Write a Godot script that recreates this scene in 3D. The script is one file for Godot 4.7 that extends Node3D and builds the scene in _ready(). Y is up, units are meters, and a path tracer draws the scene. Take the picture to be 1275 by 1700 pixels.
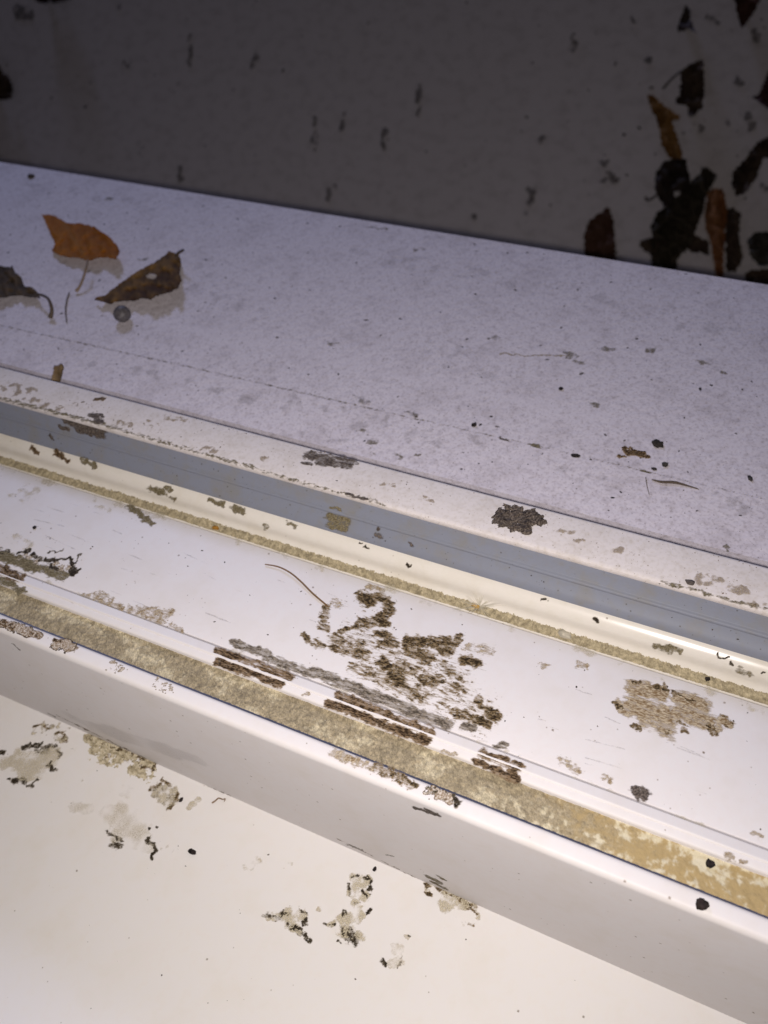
extends Node3D
# Dirty white window frame at night, seen from inside by the light of a phone flash; a dim bluish lamp stands outside.

# ---------------------------------------------------------------- camera
const EYE := Vector3(0.0, 0.2, 0.0)
const LENS_PX := 1424.0
var view := Basis(Vector3(0.901887, -0.101378, -0.419909), Vector3(-0.254192, 0.661406, -0.705640), Vector3(0.349267, 0.743145, 0.570744))

var noise := FastNoiseLite.new()
var mat := {}
var taken := {}

# surfaces, as [normal, point on it, direction along x, direction across]
var top_sill: Array
var S := {}

func plane(n: Vector3, p: Vector3) -> Array:
	n = n.normalized()
	return [n, p, Vector3.RIGHT, Vector3.RIGHT.cross(n).normalized()]

func on(px: float, py: float, s: Array, lift := 0.0) -> Vector3:
	var r: Vector3 = view * Vector3((px - 637.5) / LENS_PX, -(py - 850.0) / LENS_PX, -1.0)
	var n: Vector3 = s[0]
	var t: float = (n.dot(s[1]) + lift - n.dot(EYE)) / n.dot(r)
	return EYE + r * t

func flat(p: Vector3, s: Array) -> Vector2:
	var d: Vector3 = p - s[1]
	return Vector2(d.dot(s[2]), d.dot(s[3]))

func unflat(q: Vector2, s: Array, h: float) -> Vector3:
	return s[1] + s[2] * q.x + s[3] * q.y + s[0] * h

# ---------------------------------------------------------------- things
func numbered(called: String) -> String:
	if not taken.has(called):
		taken[called] = 0
		return called
	taken[called] += 1
	return "%s_%03d" % [called, taken[called]]

func tag(o: Node3D, label: String, category: String, group := "", kind := "") -> Node3D:
	if label: o.set_meta("label", label)
	if category: o.set_meta("category", category)
	if group: o.set_meta("group", group)
	if kind: o.set_meta("kind", kind)
	return o

func root(called: String, where: Vector3, label: String, category: String, group := "") -> Node3D:
	var o := Node3D.new()
	o.name = numbered(called)
	add_child(o)
	o.position = where
	tag(o, label, category, group)
	return o

func put(mesh: Mesh, called: String, m: Material, parent: Node3D = null) -> MeshInstance3D:
	var o := MeshInstance3D.new()
	o.mesh = mesh
	o.material_override = m
	if parent == null:
		o.name = numbered(called)
		add_child(o)
	else:
		o.name = called
		parent.add_child(o, true)
		o.position = -parent.position
	return o

func arrays(v: PackedVector3Array, n: PackedVector3Array, i: PackedInt32Array, c = null, uv = null) -> ArrayMesh:
	var a := []
	a.resize(Mesh.ARRAY_MAX)
	a[Mesh.ARRAY_VERTEX] = v
	a[Mesh.ARRAY_NORMAL] = n
	a[Mesh.ARRAY_INDEX] = i
	if c != null: a[Mesh.ARRAY_COLOR] = c
	if uv != null: a[Mesh.ARRAY_TEX_UV] = uv
	var m := ArrayMesh.new()
	m.add_surface_from_arrays(Mesh.PRIMITIVE_TRIANGLES, a)
	return m

# ---------------------------------------------------------------- materials
func lin(r: float, g: float, b: float) -> Color:
	return Color(r, g, b).linear_to_srgb()

func plain(r: float, g: float, b: float, rough: float, spec := 0.5) -> StandardMaterial3D:
	var m := StandardMaterial3D.new()
	m.albedo_color = lin(r, g, b)
	m.roughness = rough
	m.metallic_specular = spec
	return m

func painted(rough: float, spec := 0.3) -> StandardMaterial3D:
	var m := StandardMaterial3D.new()
	m.vertex_color_use_as_albedo = true
	m.roughness = rough
	m.metallic_specular = spec
	return m

func field(seed_: int, w: int, h: int, freq: float, oct := 4) -> PackedByteArray:
	var n := FastNoiseLite.new()
	n.seed = seed_
	n.noise_type = FastNoiseLite.TYPE_SIMPLEX_SMOOTH
	n.frequency = freq
	n.fractal_octaves = oct
	return n.get_seamless_image(w, h).get_data()

# soiled paint: blotches of dirt, fine mottling and specks over a base colour, all of them matter on the surface
func soiled(seed_: int, side: int, metres: float, base: Color, dirt: Color, blotch: float, fine: float, specks: int, speck_color: Color) -> ImageTexture:
	var per := metres / side
	var a := field(seed_, side, side, per / 0.022)
	var b := field(seed_ + 1, side, side, per / 0.0016, 3)
	var c := field(seed_ + 2, side, side, per / 0.0045, 3)
	var out := PackedByteArray()
	out.resize(side * side * 3)
	for i in side * side:
		var k := clampf((a[i] / 255.0 - 0.5) * 2.2, 0.0, 1.0) * blotch + maxf(0.0, c[i] / 255.0 - 0.5) * (blotch + fine) * 0.9
		var f := clampf((b[i] / 255.0 - 0.52) * 2.0, 0.0, 1.0) * fine
		var q := base.lerp(dirt, clampf(k + f, 0.0, 1.0))
		out[i * 3] = int(q.r * 255.0)
		out[i * 3 + 1] = int(q.g * 255.0)
		out[i * 3 + 2] = int(q.b * 255.0)
	var im := Image.create_from_data(side, side, false, Image.FORMAT_RGB8, out)
	var rng := RandomNumberGenerator.new()
	rng.seed = seed_
	for k in specks:
		var x := rng.randi_range(2, side - 4)
		var y := rng.randi_range(2, side - 4)
		var w := rng.randf()
		var r := 1 if w < 0.8 else 2
		for dx in r:
			for dy in r:
				im.set_pixel(x + dx, y + dy, im.get_pixel(x + dx, y + dy).lerp(speck_color, rng.randf_range(0.3, 0.95)))
	return ImageTexture.create_from_image(im)

func relief(seed_: int, side: int, metres: float, grain: float) -> ImageTexture:
	var d := field(seed_, side, side, metres / side / grain, 4)
	return ImageTexture.create_from_image(Image.create_from_data(side, side, false, Image.FORMAT_L8, d))

func textured(t: ImageTexture, metres: float, rough: float, spec := 0.5, bump: ImageTexture = null, depth_mm := 0.0) -> StandardMaterial3D:
	var m := StandardMaterial3D.new()
	m.albedo_texture = t
	m.uv1_scale = Vector3.ONE / metres
	m.roughness = rough
	m.metallic_specular = spec
	if bump:
		m.heightmap_enabled = true
		m.heightmap_texture = bump
		m.heightmap_scale = depth_mm / 10.0
	return m

# ---------------------------------------------------------------- shapes
# a profile of (y, z) points, drawn out along x; sharp corners stay sharp, shallow ones are smoothed
func drawn(points: Array, x0: float, x1: float, steps := 24) -> ArrayMesh:
	var v := PackedVector3Array()
	var n := PackedVector3Array()
	var uv := PackedVector2Array()
	var idx := PackedInt32Array()
	var ns: Array[Vector2] = []
	for k in points.size() - 1:
		var t: Vector2 = (points[k + 1] - points[k]).normalized()
		ns.append(Vector2(-t.y, t.x))
	var run := 0.0
	for k in points.size() - 1:
		var na: Vector2 = ns[k]
		var nb: Vector2 = ns[k]
		if k > 0 and ns[k].dot(ns[k - 1]) > 0.74: na = (ns[k] + ns[k - 1]).normalized()
		if k < ns.size() - 1 and ns[k].dot(ns[k + 1]) > 0.74: nb = (ns[k] + ns[k + 1]).normalized()
		var p: Vector2 = points[k]
		var q: Vector2 = points[k + 1]
		var at := v.size()
		for s in steps + 1:
			var x := lerpf(x0, x1, s / float(steps))
			v.append(Vector3(x, p.x, p.y)); n.append(Vector3(0, na.x, na.y)); uv.append(Vector2(x, run))
			v.append(Vector3(x, q.x, q.y)); n.append(Vector3(0, nb.x, nb.y)); uv.append(Vector2(x, run + p.distance_to(q)))
		for s in steps:
			var i := at + s * 2
			idx.append_array([i, i + 1, i + 2, i + 2, i + 1, i + 3])
		run += p.distance_to(q)
	return arrays(v, n, idx, null, uv)

func quad_strip(rows: Array, steps := 24) -> ArrayMesh:
	# rows: pairs of end points (at x0 and at x1); neighbouring rows are joined
	var v := PackedVector3Array()
	var n := PackedVector3Array()
	var uv := PackedVector2Array()
	var idx := PackedInt32Array()
	var run := 0.0
	for k in rows.size() - 1:
		var a0: Vector3 = rows[k][0]
		var a1: Vector3 = rows[k][1]
		var b0: Vector3 = rows[k + 1][0]
		var b1: Vector3 = rows[k + 1][1]
		var up := (a1 - a0).cross(b0 - a0).normalized()
		var at := v.size()
		var w := a0.distance_to(b0)
		for s in steps + 1:
			var f := s / float(steps)
			v.append(a0.lerp(a1, f)); v.append(b0.lerp(b1, f))
			n.append(up); n.append(up)
			var pa := a0.lerp(a1, f)
			var pb := b0.lerp(b1, f)
			uv.append(Vector2(pa.x, pa.y - pa.z)); uv.append(Vector2(pb.x, pb.y - pb.z))
		for s in steps:
			var i := at + s * 2
			idx.append_array([i, i + 1, i + 2, i + 2, i + 1, i + 3])
		run += w
	return arrays(v, n, idx, null, uv)

const LOOKS := {
	# dark, light, rim, share of light, streak along the frame
	"mould": [Color(0.020, 0.013, 0.006), Color(0.220, 0.155, 0.080), Color(0.420, 0.330, 0.210)],
	"brown": [Color(0.026, 0.015, 0.007), Color(0.230, 0.155, 0.088), Color(0.340, 0.240, 0.145)],
	"tan": [Color(0.200, 0.130, 0.066), Color(0.520, 0.440, 0.320), Color(0.260, 0.180, 0.100)],
	"olive": [Color(0.110, 0.090, 0.050), Color(0.260, 0.220, 0.140), Color(0.120, 0.100, 0.060)],
	"grey": [Color(0.070, 0.055, 0.042), Color(0.290, 0.245, 0.195), Color(0.360, 0.320, 0.280)],
	"charcoal": [Color(0.048, 0.038, 0.032), Color(0.190, 0.155, 0.130), Color(0.030, 0.024, 0.020)],
	"black": [Color(0.014, 0.010, 0.007), Color(0.080, 0.062, 0.040), Color(0.400, 0.350, 0.260)],
	"pale": [Color(0.470, 0.400, 0.265), Color(0.680, 0.620, 0.480), Color(0.520, 0.450, 0.310)],
	"ring": [Color(0.230, 0.160, 0.095), Color(0.660, 0.600, 0.530), Color(0.040, 0.025, 0.013)],
	"smudge": [Color(0.180, 0.160, 0.150), Color(0.330, 0.300, 0.280), Color(0.300, 0.280, 0.260)],
}

# a thin crust of dirt: blobs are [x1, y1, x2, y2, radius, strength] in photograph pixels, laid on surface s
func crust(blobs: Array, s: Array, look: String, o := {}) -> ArrayMesh:
	var seed_: int = o.get("seed", 1)
	var streak: float = o.get("streak", 1.0)
	var grain: float = o.get("grain", 0.0011)
	var amp: float = o.get("amp", 0.55)
	var thr: float = o.get("thr", 0.5)
	var tall: float = o.get("tall", 0.00009)
	var cell: float = o.get("cell", 0.0002)
	var film: bool = o.get("film", false)
	var strong: float = o.get("alpha", 0.7)
	var lo := Vector2(1e9, 1e9)
	var hi := -lo
	var segs := []
	for b in blobs:
		var p0 := on(b[0], b[1], s)
		var p1 := on(b[2], b[3], s)
		var per: float = -(view.inverse() * (p0 - EYE)).z / LENS_PX
		var r: float = b[4] * per
		var a := flat(p0, s)
		var c := flat(p1, s)
		segs.append([a, c - a, maxf((c - a).length_squared(), 1e-12), r, b[5], minf(a.x, c.x) - r * 1.7, maxf(a.x, c.x) + r * 1.7])
		lo = lo.min(a.min(c) - Vector2(r, r) * 1.7)
		hi = hi.max(a.max(c) + Vector2(r, r) * 1.7)
	var nx := int((hi.x - lo.x) / cell) + 2
	var ny := int((hi.y - lo.y) / cell) + 2
	var n1 := FastNoiseLite.new()
	n1.seed = seed_
	n1.noise_type = FastNoiseLite.TYPE_SIMPLEX_SMOOTH
	n1.frequency = 1.0 / grain
	n1.frequency = 1.0 / (grain * 2.6)
	n1.fractal_octaves = 5
	n1.fractal_gain = 0.5 if film else 0.7
	var n2 := FastNoiseLite.new()
	n2.seed = seed_ + 77
	n2.frequency = 1.0 / minf(grain * 1.1, 0.0008 * cell / 0.0002)
	n2.fractal_octaves = 4
	n2.fractal_gain = 0.65
	var warp := FastNoiseLite.new()
	warp.seed = seed_ + 31
	warp.frequency = 1.0 / (cell * 16.0)
	warp.fractal_octaves = 3
	var bend: float = o.get("bend", 5.0) * cell
	var soft: bool = o.get("soft", false)
	var webbed: bool = o.get("web", false)
	var nw := FastNoiseLite.new()
	nw.seed = seed_ + 9
	nw.noise_type = FastNoiseLite.TYPE_CELLULAR
	nw.cellular_return_type = FastNoiseLite.RETURN_DISTANCE2_SUB
	nw.frequency = 1.0 / 0.0026
	var fibre := FastNoiseLite.new()
	fibre.seed = seed_ + 55
	fibre.frequency = 1.0 / (cell * 3.2)
	fibre.fractal_octaves = 3
	fibre.fractal_gain = 0.6
	var drag: float = o.get("drag", 5.0)
	var halo: float = o.get("halo", 0.55) if soft else 0.0
	var val := PackedFloat32Array()
	val.resize(nx * ny)
	var thin := PackedFloat32Array()
	thin.resize(nx * ny)
	var kx := 1.0 / streak
	var ky := streak if streak < 1.6 else 1.6
	for i in nx:
		var x := lo.x + i * cell
		var near := []
		for g in segs:
			if x > g[5] and x < g[6]: near.append(g)
		for j in ny:
			var y := lo.y + j * cell
			var q := Vector2(x + bend * warp.get_noise_2d(x, y), y + bend * warp.get_noise_2d(x + 7.0, y))
			var f := -9.0
			for g in near:
				var d: Vector2 = q - g[0]
				var t: float = clampf(d.dot(g[1]) / g[2], 0.0, 1.0)
				var w: float = g[4] * minf(1.0, 1.9 * (1.12 - (d - g[1] * t).length() / g[3]))
				if w > f: f = w
			var h0 := 0.0
			if f > -1.5:
				var c1 := n1.get_noise_2d(x * kx, y * ky)
				if soft: h0 = halo * smoothstep(-0.38, 0.30, f - thr + 0.10 + 0.55 * fibre.get_noise_2d(x / drag, y) + 0.7 * amp * c1)
				f += amp * 1.5 * c1 - thr
			val[i * ny + j] = f
			thin[i * ny + j] = h0
	var cols: Array = LOOKS[look]
	var v := PackedVector3Array()
	var n := PackedVector3Array()
	var c := PackedColorArray()
	var idx := PackedInt32Array()
	var id := PackedInt32Array()
	id.resize(nx * ny)
	id.fill(-1)
	for i in nx - 1:
		for j in ny - 1:
			var k := i * ny + j
			if val[k] <= 0.0 and val[k + 1] <= 0.0 and val[k + ny] <= 0.0 and val[k + ny + 1] <= 0.0 and thin[k] < 0.02 and thin[k + 1] < 0.02 and thin[k + ny] < 0.02 and thin[k + ny + 1] < 0.02: continue
			for kk in [k, k + 1, k + ny, k + ny + 1]:
				if id[kk] >= 0: continue
				id[kk] = v.size()
				var ii: int = kk / ny
				var jj: int = kk % ny
				var x := lo.x + ii * cell
				var y := lo.y + jj * cell
				var f := val[kk]
				var m := n2.get_noise_2d(x * kx * 1.2, y * ky * 1.2)
				var h := 0.00003 + clampf(f, 0.0, 0.6) * tall * 1.4 + (tall * 0.6 * m if f > 0.1 else 0.0)
				if f <= 0.0 and not soft: h = -0.00003
				v.append(unflat(Vector2(x, y), s, maxf(h, 0.00002) if soft else h))
				var gx := 0.0
				var gy := 0.0
				if ii > 0 and ii < nx - 1 and jj > 0 and jj < ny - 1:
					gx = clampf(maxf(val[kk + ny], 0.0) - maxf(val[kk - ny], 0.0), -1.2, 1.2) * tall * 0.7 / cell
					gy = clampf(maxf(val[kk + 1], 0.0) - maxf(val[kk - 1], 0.0), -1.2, 1.2) * tall * 0.7 / cell
				n.append((s[0] - s[2] * gx - s[3] * gy).normalized())
				var e: Color = cols[0].lerp(cols[1], smoothstep(-0.28, 0.34, m - 0.30 * (f - 0.32)))
				if not soft:
					var rim := 1.0 - smoothstep(0.0, o.get("rim", 0.16), f)
					e = e.lerp(cols[2], rim * o.get("rims", 0.8))
				if webbed:
					var w2 := nw.get_noise_2d(x + 0.0012 * m, y)
					e = e.lerp(Color(0.10, 0.075, 0.03), (1.0 - smoothstep(-0.97, -0.66, w2)) * clampf(0.75 + m * 1.2, 0.0, 0.95))
				if soft:
					# dense grains over a thin wiped film of the same dirt
					var dense := smoothstep(-0.06, 0.30, f + m * 0.55)
					var wash: Color = cols[1].lerp(cols[2], 0.5)
					e = wash.lerp(e, dense)
					e.a = maxf(dense, thin[kk])
				if film: e.a = strong * smoothstep(-0.05, 0.45, f) * clampf(0.75 + m * o.get("uneven", 1.0), 0.0, 1.0)
				c.append(e)
			var a := id[k]
			var b := id[k + 1]
			var d := id[k + ny]
			var g := id[k + ny + 1]
			idx.append_array([a, d, b, d, g, b])
	if v.is_empty(): return null
	return arrays(v, n, idx, c)

func dirt(called: String, label: String, category: String, blobs: Array, s: Array, look: String, o := {}, group := "") -> void:
	var m := crust(blobs, s, look, o)
	if m: tag(put(m, called, mat.film if o.get("film", false) or o.get("soft", false) else mat.crust), label, category, group)

func stain(parent: Node3D, blobs: Array, s: Array, look: String, o := {}) -> void:
	var m := crust(blobs, s, look, o)
	if m: put(m, o.get("called", "stain"), mat.film if o.get("film", false) or o.get("soft", false) else mat.crust, parent)

# a lump: a sphere with uneven radii
func lump(at: Vector3, up: Vector3, size: Vector3, seed_: int, colour: Color, rough := 0.3, turn := 0.0, around := 9, rings := 6) -> ArrayMesh:
	var n1 := FastNoiseLite.new()
	n1.seed = seed_
	n1.frequency = 0.9
	n1.fractal_octaves = 2
	var basis_ := Basis(Quaternion(Vector3.UP, up.normalized())) * Basis(Vector3.UP, turn)
	var v := PackedVector3Array()
	var c := PackedColorArray()
	var idx := PackedInt32Array()
	for r in rings + 1:
		var th := PI * r / rings
		for k in around:
			var ph := TAU * k / around
			var d := Vector3(sin(th) * cos(ph), cos(th), sin(th) * sin(ph))
			var w := 1.0 + rough * 1.6 * n1.get_noise_3dv(d * 1.4)
			v.append(at + basis_ * (d * w * size))
			var t := 1.0 + 0.9 * n1.get_noise_3dv(d * 3.0 + Vector3(9, 0, 0))
			c.append(Color(colour.r * t, colour.g * t, colour.b * t))
	for r in rings:
		for k in around:
			var a := r * around + k
			var b := r * around + (k + 1) % around
			idx.append_array([a, b, a + around, a + around, b, b + around])
	return arrays(v, normals(v, idx), idx, c)

func normals(v: PackedVector3Array, idx: PackedInt32Array) -> PackedVector3Array:
	var n := PackedVector3Array()
	n.resize(v.size())
	for t in range(0, idx.size(), 3):
		var f := (v[idx[t + 2]] - v[idx[t]]).cross(v[idx[t + 1]] - v[idx[t]])
		for k in 3: n[idx[t + k]] += f
	for k in n.size(): n[k] = n[k].normalized() if n[k].length_squared() > 0.0 else Vector3.UP
	return n

func tube(path: Array, radii: Array, sides := 7) -> ArrayMesh:
	var v := PackedVector3Array()
	var n := PackedVector3Array()
	var idx := PackedInt32Array()
	for k in path.size():
		var t: Vector3 = (path[mini(k + 1, path.size() - 1)] - path[maxi(k - 1, 0)]).normalized()
		var a := t.cross(Vector3(0.31, 0.93, 0.2)).normalized()
		var b := t.cross(a)
		for j in sides:
			var d := a * cos(TAU * j / sides) + b * sin(TAU * j / sides)
			v.append(path[k] + d * radii[k])
			n.append(d)
	for k in path.size() - 1:
		for j in sides:
			var p := k * sides + j
			var q := k * sides + (j + 1) % sides
			idx.append_array([p, p + sides, q, q, p + sides, q + sides])
	return arrays(v, n, idx)

func curved(px: Array, s: Array, radii_px: Array, lifts: Array, fine := 6) -> ArrayMesh:
	var cu := Curve3D.new()
	var pts := []
	for k in px.size(): pts.append(on(px[k][0], px[k][1], s, lifts[k]))
	for k in pts.size():
		var t: Vector3 = (pts[mini(k + 1, pts.size() - 1)] - pts[maxi(k - 1, 0)]) / 6.0
		cu.add_point(pts[k], -t, t)
	var path := []
	var rad := []
	for k in pts.size() - 1:
		for j in fine:
			var f := j / float(fine)
			path.append(cu.sample(k, f))
			rad.append(lerpf(radii_px[k], radii_px[k + 1], f) * -(view.inverse() * (pts[k] - EYE)).z / LENS_PX)
	path.append(pts[-1]); rad.append(0.6 * radii_px[-1] * -(view.inverse() * (pts[-1] - EYE)).z / LENS_PX)
	return tube(path, rad)

# a dry leaf: outline in photograph pixels over surface s; axis from stalk to tip; lift in metres as
# base + along * t + tilt * w + cup * w^2 + arch * (t - 0.5)^2 + noise
func leaf_blade(outline: Array, s: Array, axis: Array, lift: Dictionary, tones: Array, seed_: int, hole := []) -> ArrayMesh:
	var step: float = lift.get("step", 3.0)
	var n1 := FastNoiseLite.new()
	n1.seed = seed_
	n1.frequency = 0.045
	n1.fractal_octaves = 3
	var poly := PackedVector2Array()
	for k in outline.size():
		var a := Vector2(outline[k][0], outline[k][1])
		var b := Vector2(outline[(k + 1) % outline.size()][0], outline[(k + 1) % outline.size()][1])
		var m := maxi(1, int(a.distance_to(b) / step))
		var side := (b - a).orthogonal().normalized()
		for j in m:
			var p := a.lerp(b, j / float(m))
			poly.append(p + (side * n1.get_noise_2d(p.x * 7.0, p.y * 7.0) * lift.get("ragged", 4.0 if s == S.ground else 2.0) if j > 0 else Vector2.ZERO))
	var pts := poly.duplicate()
	var lo := poly[0]
	var hi := poly[0]
	for p in poly:
		lo = lo.min(p); hi = hi.max(p)
	var rng := RandomNumberGenerator.new()
	rng.seed = seed_
	var y := lo.y
	while y < hi.y:
		var x := lo.x
		while x < hi.x:
			var p := Vector2(x + rng.randf_range(-0.3, 0.3) * step, y + rng.randf_range(-0.3, 0.3) * step)
			if Geometry2D.is_point_in_polygon(p, poly): pts.append(p)
			x += step
		y += step
	var tri := Geometry2D.triangulate_delaunay(pts)
	var a0 := Vector2(axis[0], axis[1])
	var a1 := Vector2(axis[2], axis[3])
	var along := (a1 - a0)
	var size := along.length()
	along /= size
	var across := along.orthogonal()
	var wide := 1.0
	for p in poly: wide = maxf(wide, absf((p - a0).dot(across)))
	var v := PackedVector3Array()
	var c := PackedColorArray()
	for p in pts:
		var t := (p - a0).dot(along) / size
		var w := (p - a0).dot(across) / wide
		var ns := n1.get_noise_2d(p.x, p.y)
		var vein := 1.0 - smoothstep(0.02, 0.09, absf(w))
		var ribs := pow(absf(sin((t * 7.0 + absf(w) * 2.2) * PI)), 8.0)
		var l: float = lift.get("base", 0.001) + lift.get("along", 0.0) * t + lift.get("tilt", 0.0) * w + lift.get("cup", 0.0) * w * w + lift.get("arch", 0.0) * (t - 0.5) * (t - 0.5) + lift.get("rough", 0.001) * ns - 0.0004 * vein + 0.00025 * ribs
		v.append(on(p.x, p.y, s, maxf(l, 0.0005)))
		var mix_ := clampf(0.5 + 0.5 * w * lift.get("shift", 1.0) + ns * 0.9, 0.0, 1.0)
		var e: Color = tones[0].lerp(tones[1], mix_)
		e = e.lerp(tones[2], maxf(vein * 0.6, ribs * 0.35))
		var spot := smoothstep(0.25, 0.5, n1.get_noise_2d(p.x * 3.0 + 400.0, p.y * 3.0))
		e = e.lerp(tones[0] * 0.5, spot * 0.35)
		c.append(Color(e.r, e.g, e.b))
	var top := v.size()
	var idx := PackedInt32Array()
	var edges := {}
	for t in range(0, tri.size(), 3):
		var i := tri[t]
		var j := tri[t + 1]
		var k := tri[t + 2]
		var mid := (pts[i] + pts[j] + pts[k]) / 3.0
		if not Geometry2D.is_point_in_polygon(mid, poly): continue
		if hole.size() and Vector2((mid.x - hole[0]) / hole[2], (mid.y - hole[1]) / hole[3]).rotated(hole[4] if hole.size() > 4 else 0.0).length() < 1.0: continue
		if (pts[j] - pts[i]).cross(pts[k] - pts[i]) < 0.0:
			var sw := j
			j = k; k = sw
		idx.append_array([i, j, k])
		for e in [[i, j], [j, k], [k, i]]:
			var key := "%d_%d" % [mini(e[0], e[1]), maxi(e[0], e[1])]
			if edges.has(key): edges.erase(key)
			else: edges[key] = e
	var thick := 0.0003
	var n := normals(v, idx)
	var up: Vector3 = s[0]
	var flip := false
	var sum := Vector3.ZERO
	for k in n: sum += k
	if sum.dot(up) < 0.0: flip = true
	if flip:
		for t in range(0, idx.size(), 3):
			var sw := idx[t + 1]
			idx[t + 1] = idx[t + 2]; idx[t + 2] = sw
		for k in n.size(): n[k] = -n[k]
	var lower := PackedInt32Array()
	for t in range(0, idx.size(), 3): lower.append_array([idx[t] + top, idx[t + 2] + top, idx[t + 1] + top])
	for k in top:
		v.append(v[k] - n[k] * thick); n.append(-n[k]); c.append(c[k] * 0.8)
	idx.append_array(lower)
	for key in edges:
		var e: Array = edges[key]
		idx.append_array([e[0], e[1], e[0] + top, e[0] + top, e[1], e[1] + top])
	return arrays(v, n, idx, c)

func leaf(label: String, group: String, outline: Array, s: Array, axis: Array, lift: Dictionary, tones: Array, seed_: int, stalk := [], hole := [], called := "dry_leaf", m: Material = null) -> void:
	var o := root(called, on(axis[0], axis[1], s), label, "leaf" if called == "dry_leaf" else "leaf scrap", group)
	put(leaf_blade(outline, s, axis, lift, tones, seed_, hole), "blade", m if m else mat.leaf, o)
	if stalk.size():
		put(curved(stalk[0], s, stalk[1], stalk[2]), "stalk", stalk[3] if stalk.size() > 3 else mat.stalk, o)

# packed dirt lying in a groove: an uneven strip between two z, along x
func packed(x0: float, x1: float, z0: float, z1: float, y: float, cell: float, seed_: int, tall: float, shade: Callable, slope := 0.0) -> ArrayMesh:
	var n1 := FastNoiseLite.new()
	n1.seed = seed_
	n1.noise_type = FastNoiseLite.TYPE_SIMPLEX_SMOOTH
	n1.frequency = 1.0 / 0.0035
	n1.fractal_octaves = 4
	n1.fractal_gain = 0.6
	var n2 := FastNoiseLite.new()
	n2.seed = seed_ + 5
	n2.noise_type = FastNoiseLite.TYPE_CELLULAR
	n2.cellular_return_type = FastNoiseLite.RETURN_DISTANCE
	n2.frequency = 1.0 / 0.0009
	var n4 := FastNoiseLite.new()
	n4.seed = seed_ + 900
	n4.frequency = 1.0 / 0.0028
	n4.fractal_octaves = 4
	n4.fractal_gain = 0.6
	var n5 := FastNoiseLite.new()
	n5.seed = seed_ + 907
	n5.noise_type = FastNoiseLite.TYPE_CELLULAR
	n5.cellular_return_type = FastNoiseLite.RETURN_CELL_VALUE
	n5.frequency = 1.0 / 0.0008
	var rng := RandomNumberGenerator.new()
	rng.seed = seed_
	var nx := int((x1 - x0) / cell) + 1
	var nz := int((z0 - z1) / cell) + 1
	var v := PackedVector3Array()
	var c := PackedColorArray()
	var idx := PackedInt32Array()
	for i in nx:
		for j in nz:
			var x := x0 + (x1 - x0) * i / (nx - 1)
			var z := z0 + (z1 - z0) * j / (nz - 1)
			var a := n1.get_noise_2d(x, z)
			var g := n2.get_noise_2d(x, z)
			var q: Array = shade.call(x, j / float(nz - 1), n4.get_noise_2d(x + 3.0, z), rng.randf_range(-1.0, 1.0), n5.get_noise_2d(x, z))
			v.append(Vector3(x, y + slope * (z0 - z) + tall * (a * 0.6 - 0.5 * g * q[1] + rng.randf_range(-0.22, 0.22) * q[1]), z))
			c.append(q[0])
	for i in nx - 1:
		for j in nz - 1:
			var k := i * nz + j
			idx.append_array([k, k + 1, k + nz, k + nz, k + 1, k + nz + 1])
	return arrays(v, normals(v, idx), idx, c)

func grit(s: Array, count: int, area: Array, seed_: int, big: float, parent: Node3D, tone := Color(0.05, 0.04, 0.032)) -> void:
	# scattered specks too small to pick apart: one part. area: photograph pixels x0, y0, x1, y1
	var rng := RandomNumberGenerator.new()
	rng.seed = seed_
	var v := PackedVector3Array()
	var c := PackedColorArray()
	var idx := PackedInt32Array()
	var a := flat(on(area[0], area[1], s), s)
	var b := flat(on(area[2], area[3], s), s)
	for k in count:
		var q := Vector2(lerpf(a.x, b.x, rng.randf()), lerpf(a.y, b.y, rng.randf()))
		if area.size() > 4:
			q.x = rng.randf_range(area[4], area[5]); q.y = rng.randf_range(area[6], area[7])
		var r := big * (0.25 + 0.75 * pow(rng.randf(), 3.0))
		var t := rng.randf_range(0.4, 2.4)
		var turn := rng.randf() * TAU
		var long := rng.randf_range(1.0, 2.0)
		var at := v.size()
		v.append(unflat(q, s, r * 0.35))
		c.append(Color(tone.r * t, tone.g * t, tone.b * t))
		for j in 6:
			var d := Vector2(cos(TAU * j / 6.0) * long, sin(TAU * j / 6.0)).rotated(turn) * r * rng.randf_range(0.7, 1.15)
			v.append(unflat(q + d, s, -0.00002))
			c.append(Color(tone.r * t, tone.g * t, tone.b * t))
		for j in 6: idx.append_array([at, at + 1 + (j + 1) % 6, at + 1 + j])
	var o := put(arrays(v, normals(v, idx), idx, c), "grit", mat.crust, parent)
	o.set_meta("kind", "stuff")

func crumb(label: String, px: float, py: float, r: float, s: Array, colour: Color, seed_: int, stretch := Vector3.ONE, turn := 0.0, called := "dirt_crumb", group := "") -> void:
	var p := on(px, py, s)
	var per: float = -(view.inverse() * (p - EYE)).z / LENS_PX
	var n: Vector3 = s[0]
	tag(put(lump(p + n * r * per * 0.25 * stretch.y, n, Vector3(r, r * 0.55, r) * per * stretch, seed_, colour, 0.35, turn), called, mat.crust), label, "crumb", group)

const X0 := -1.0
const X1 := 0.6

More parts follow.
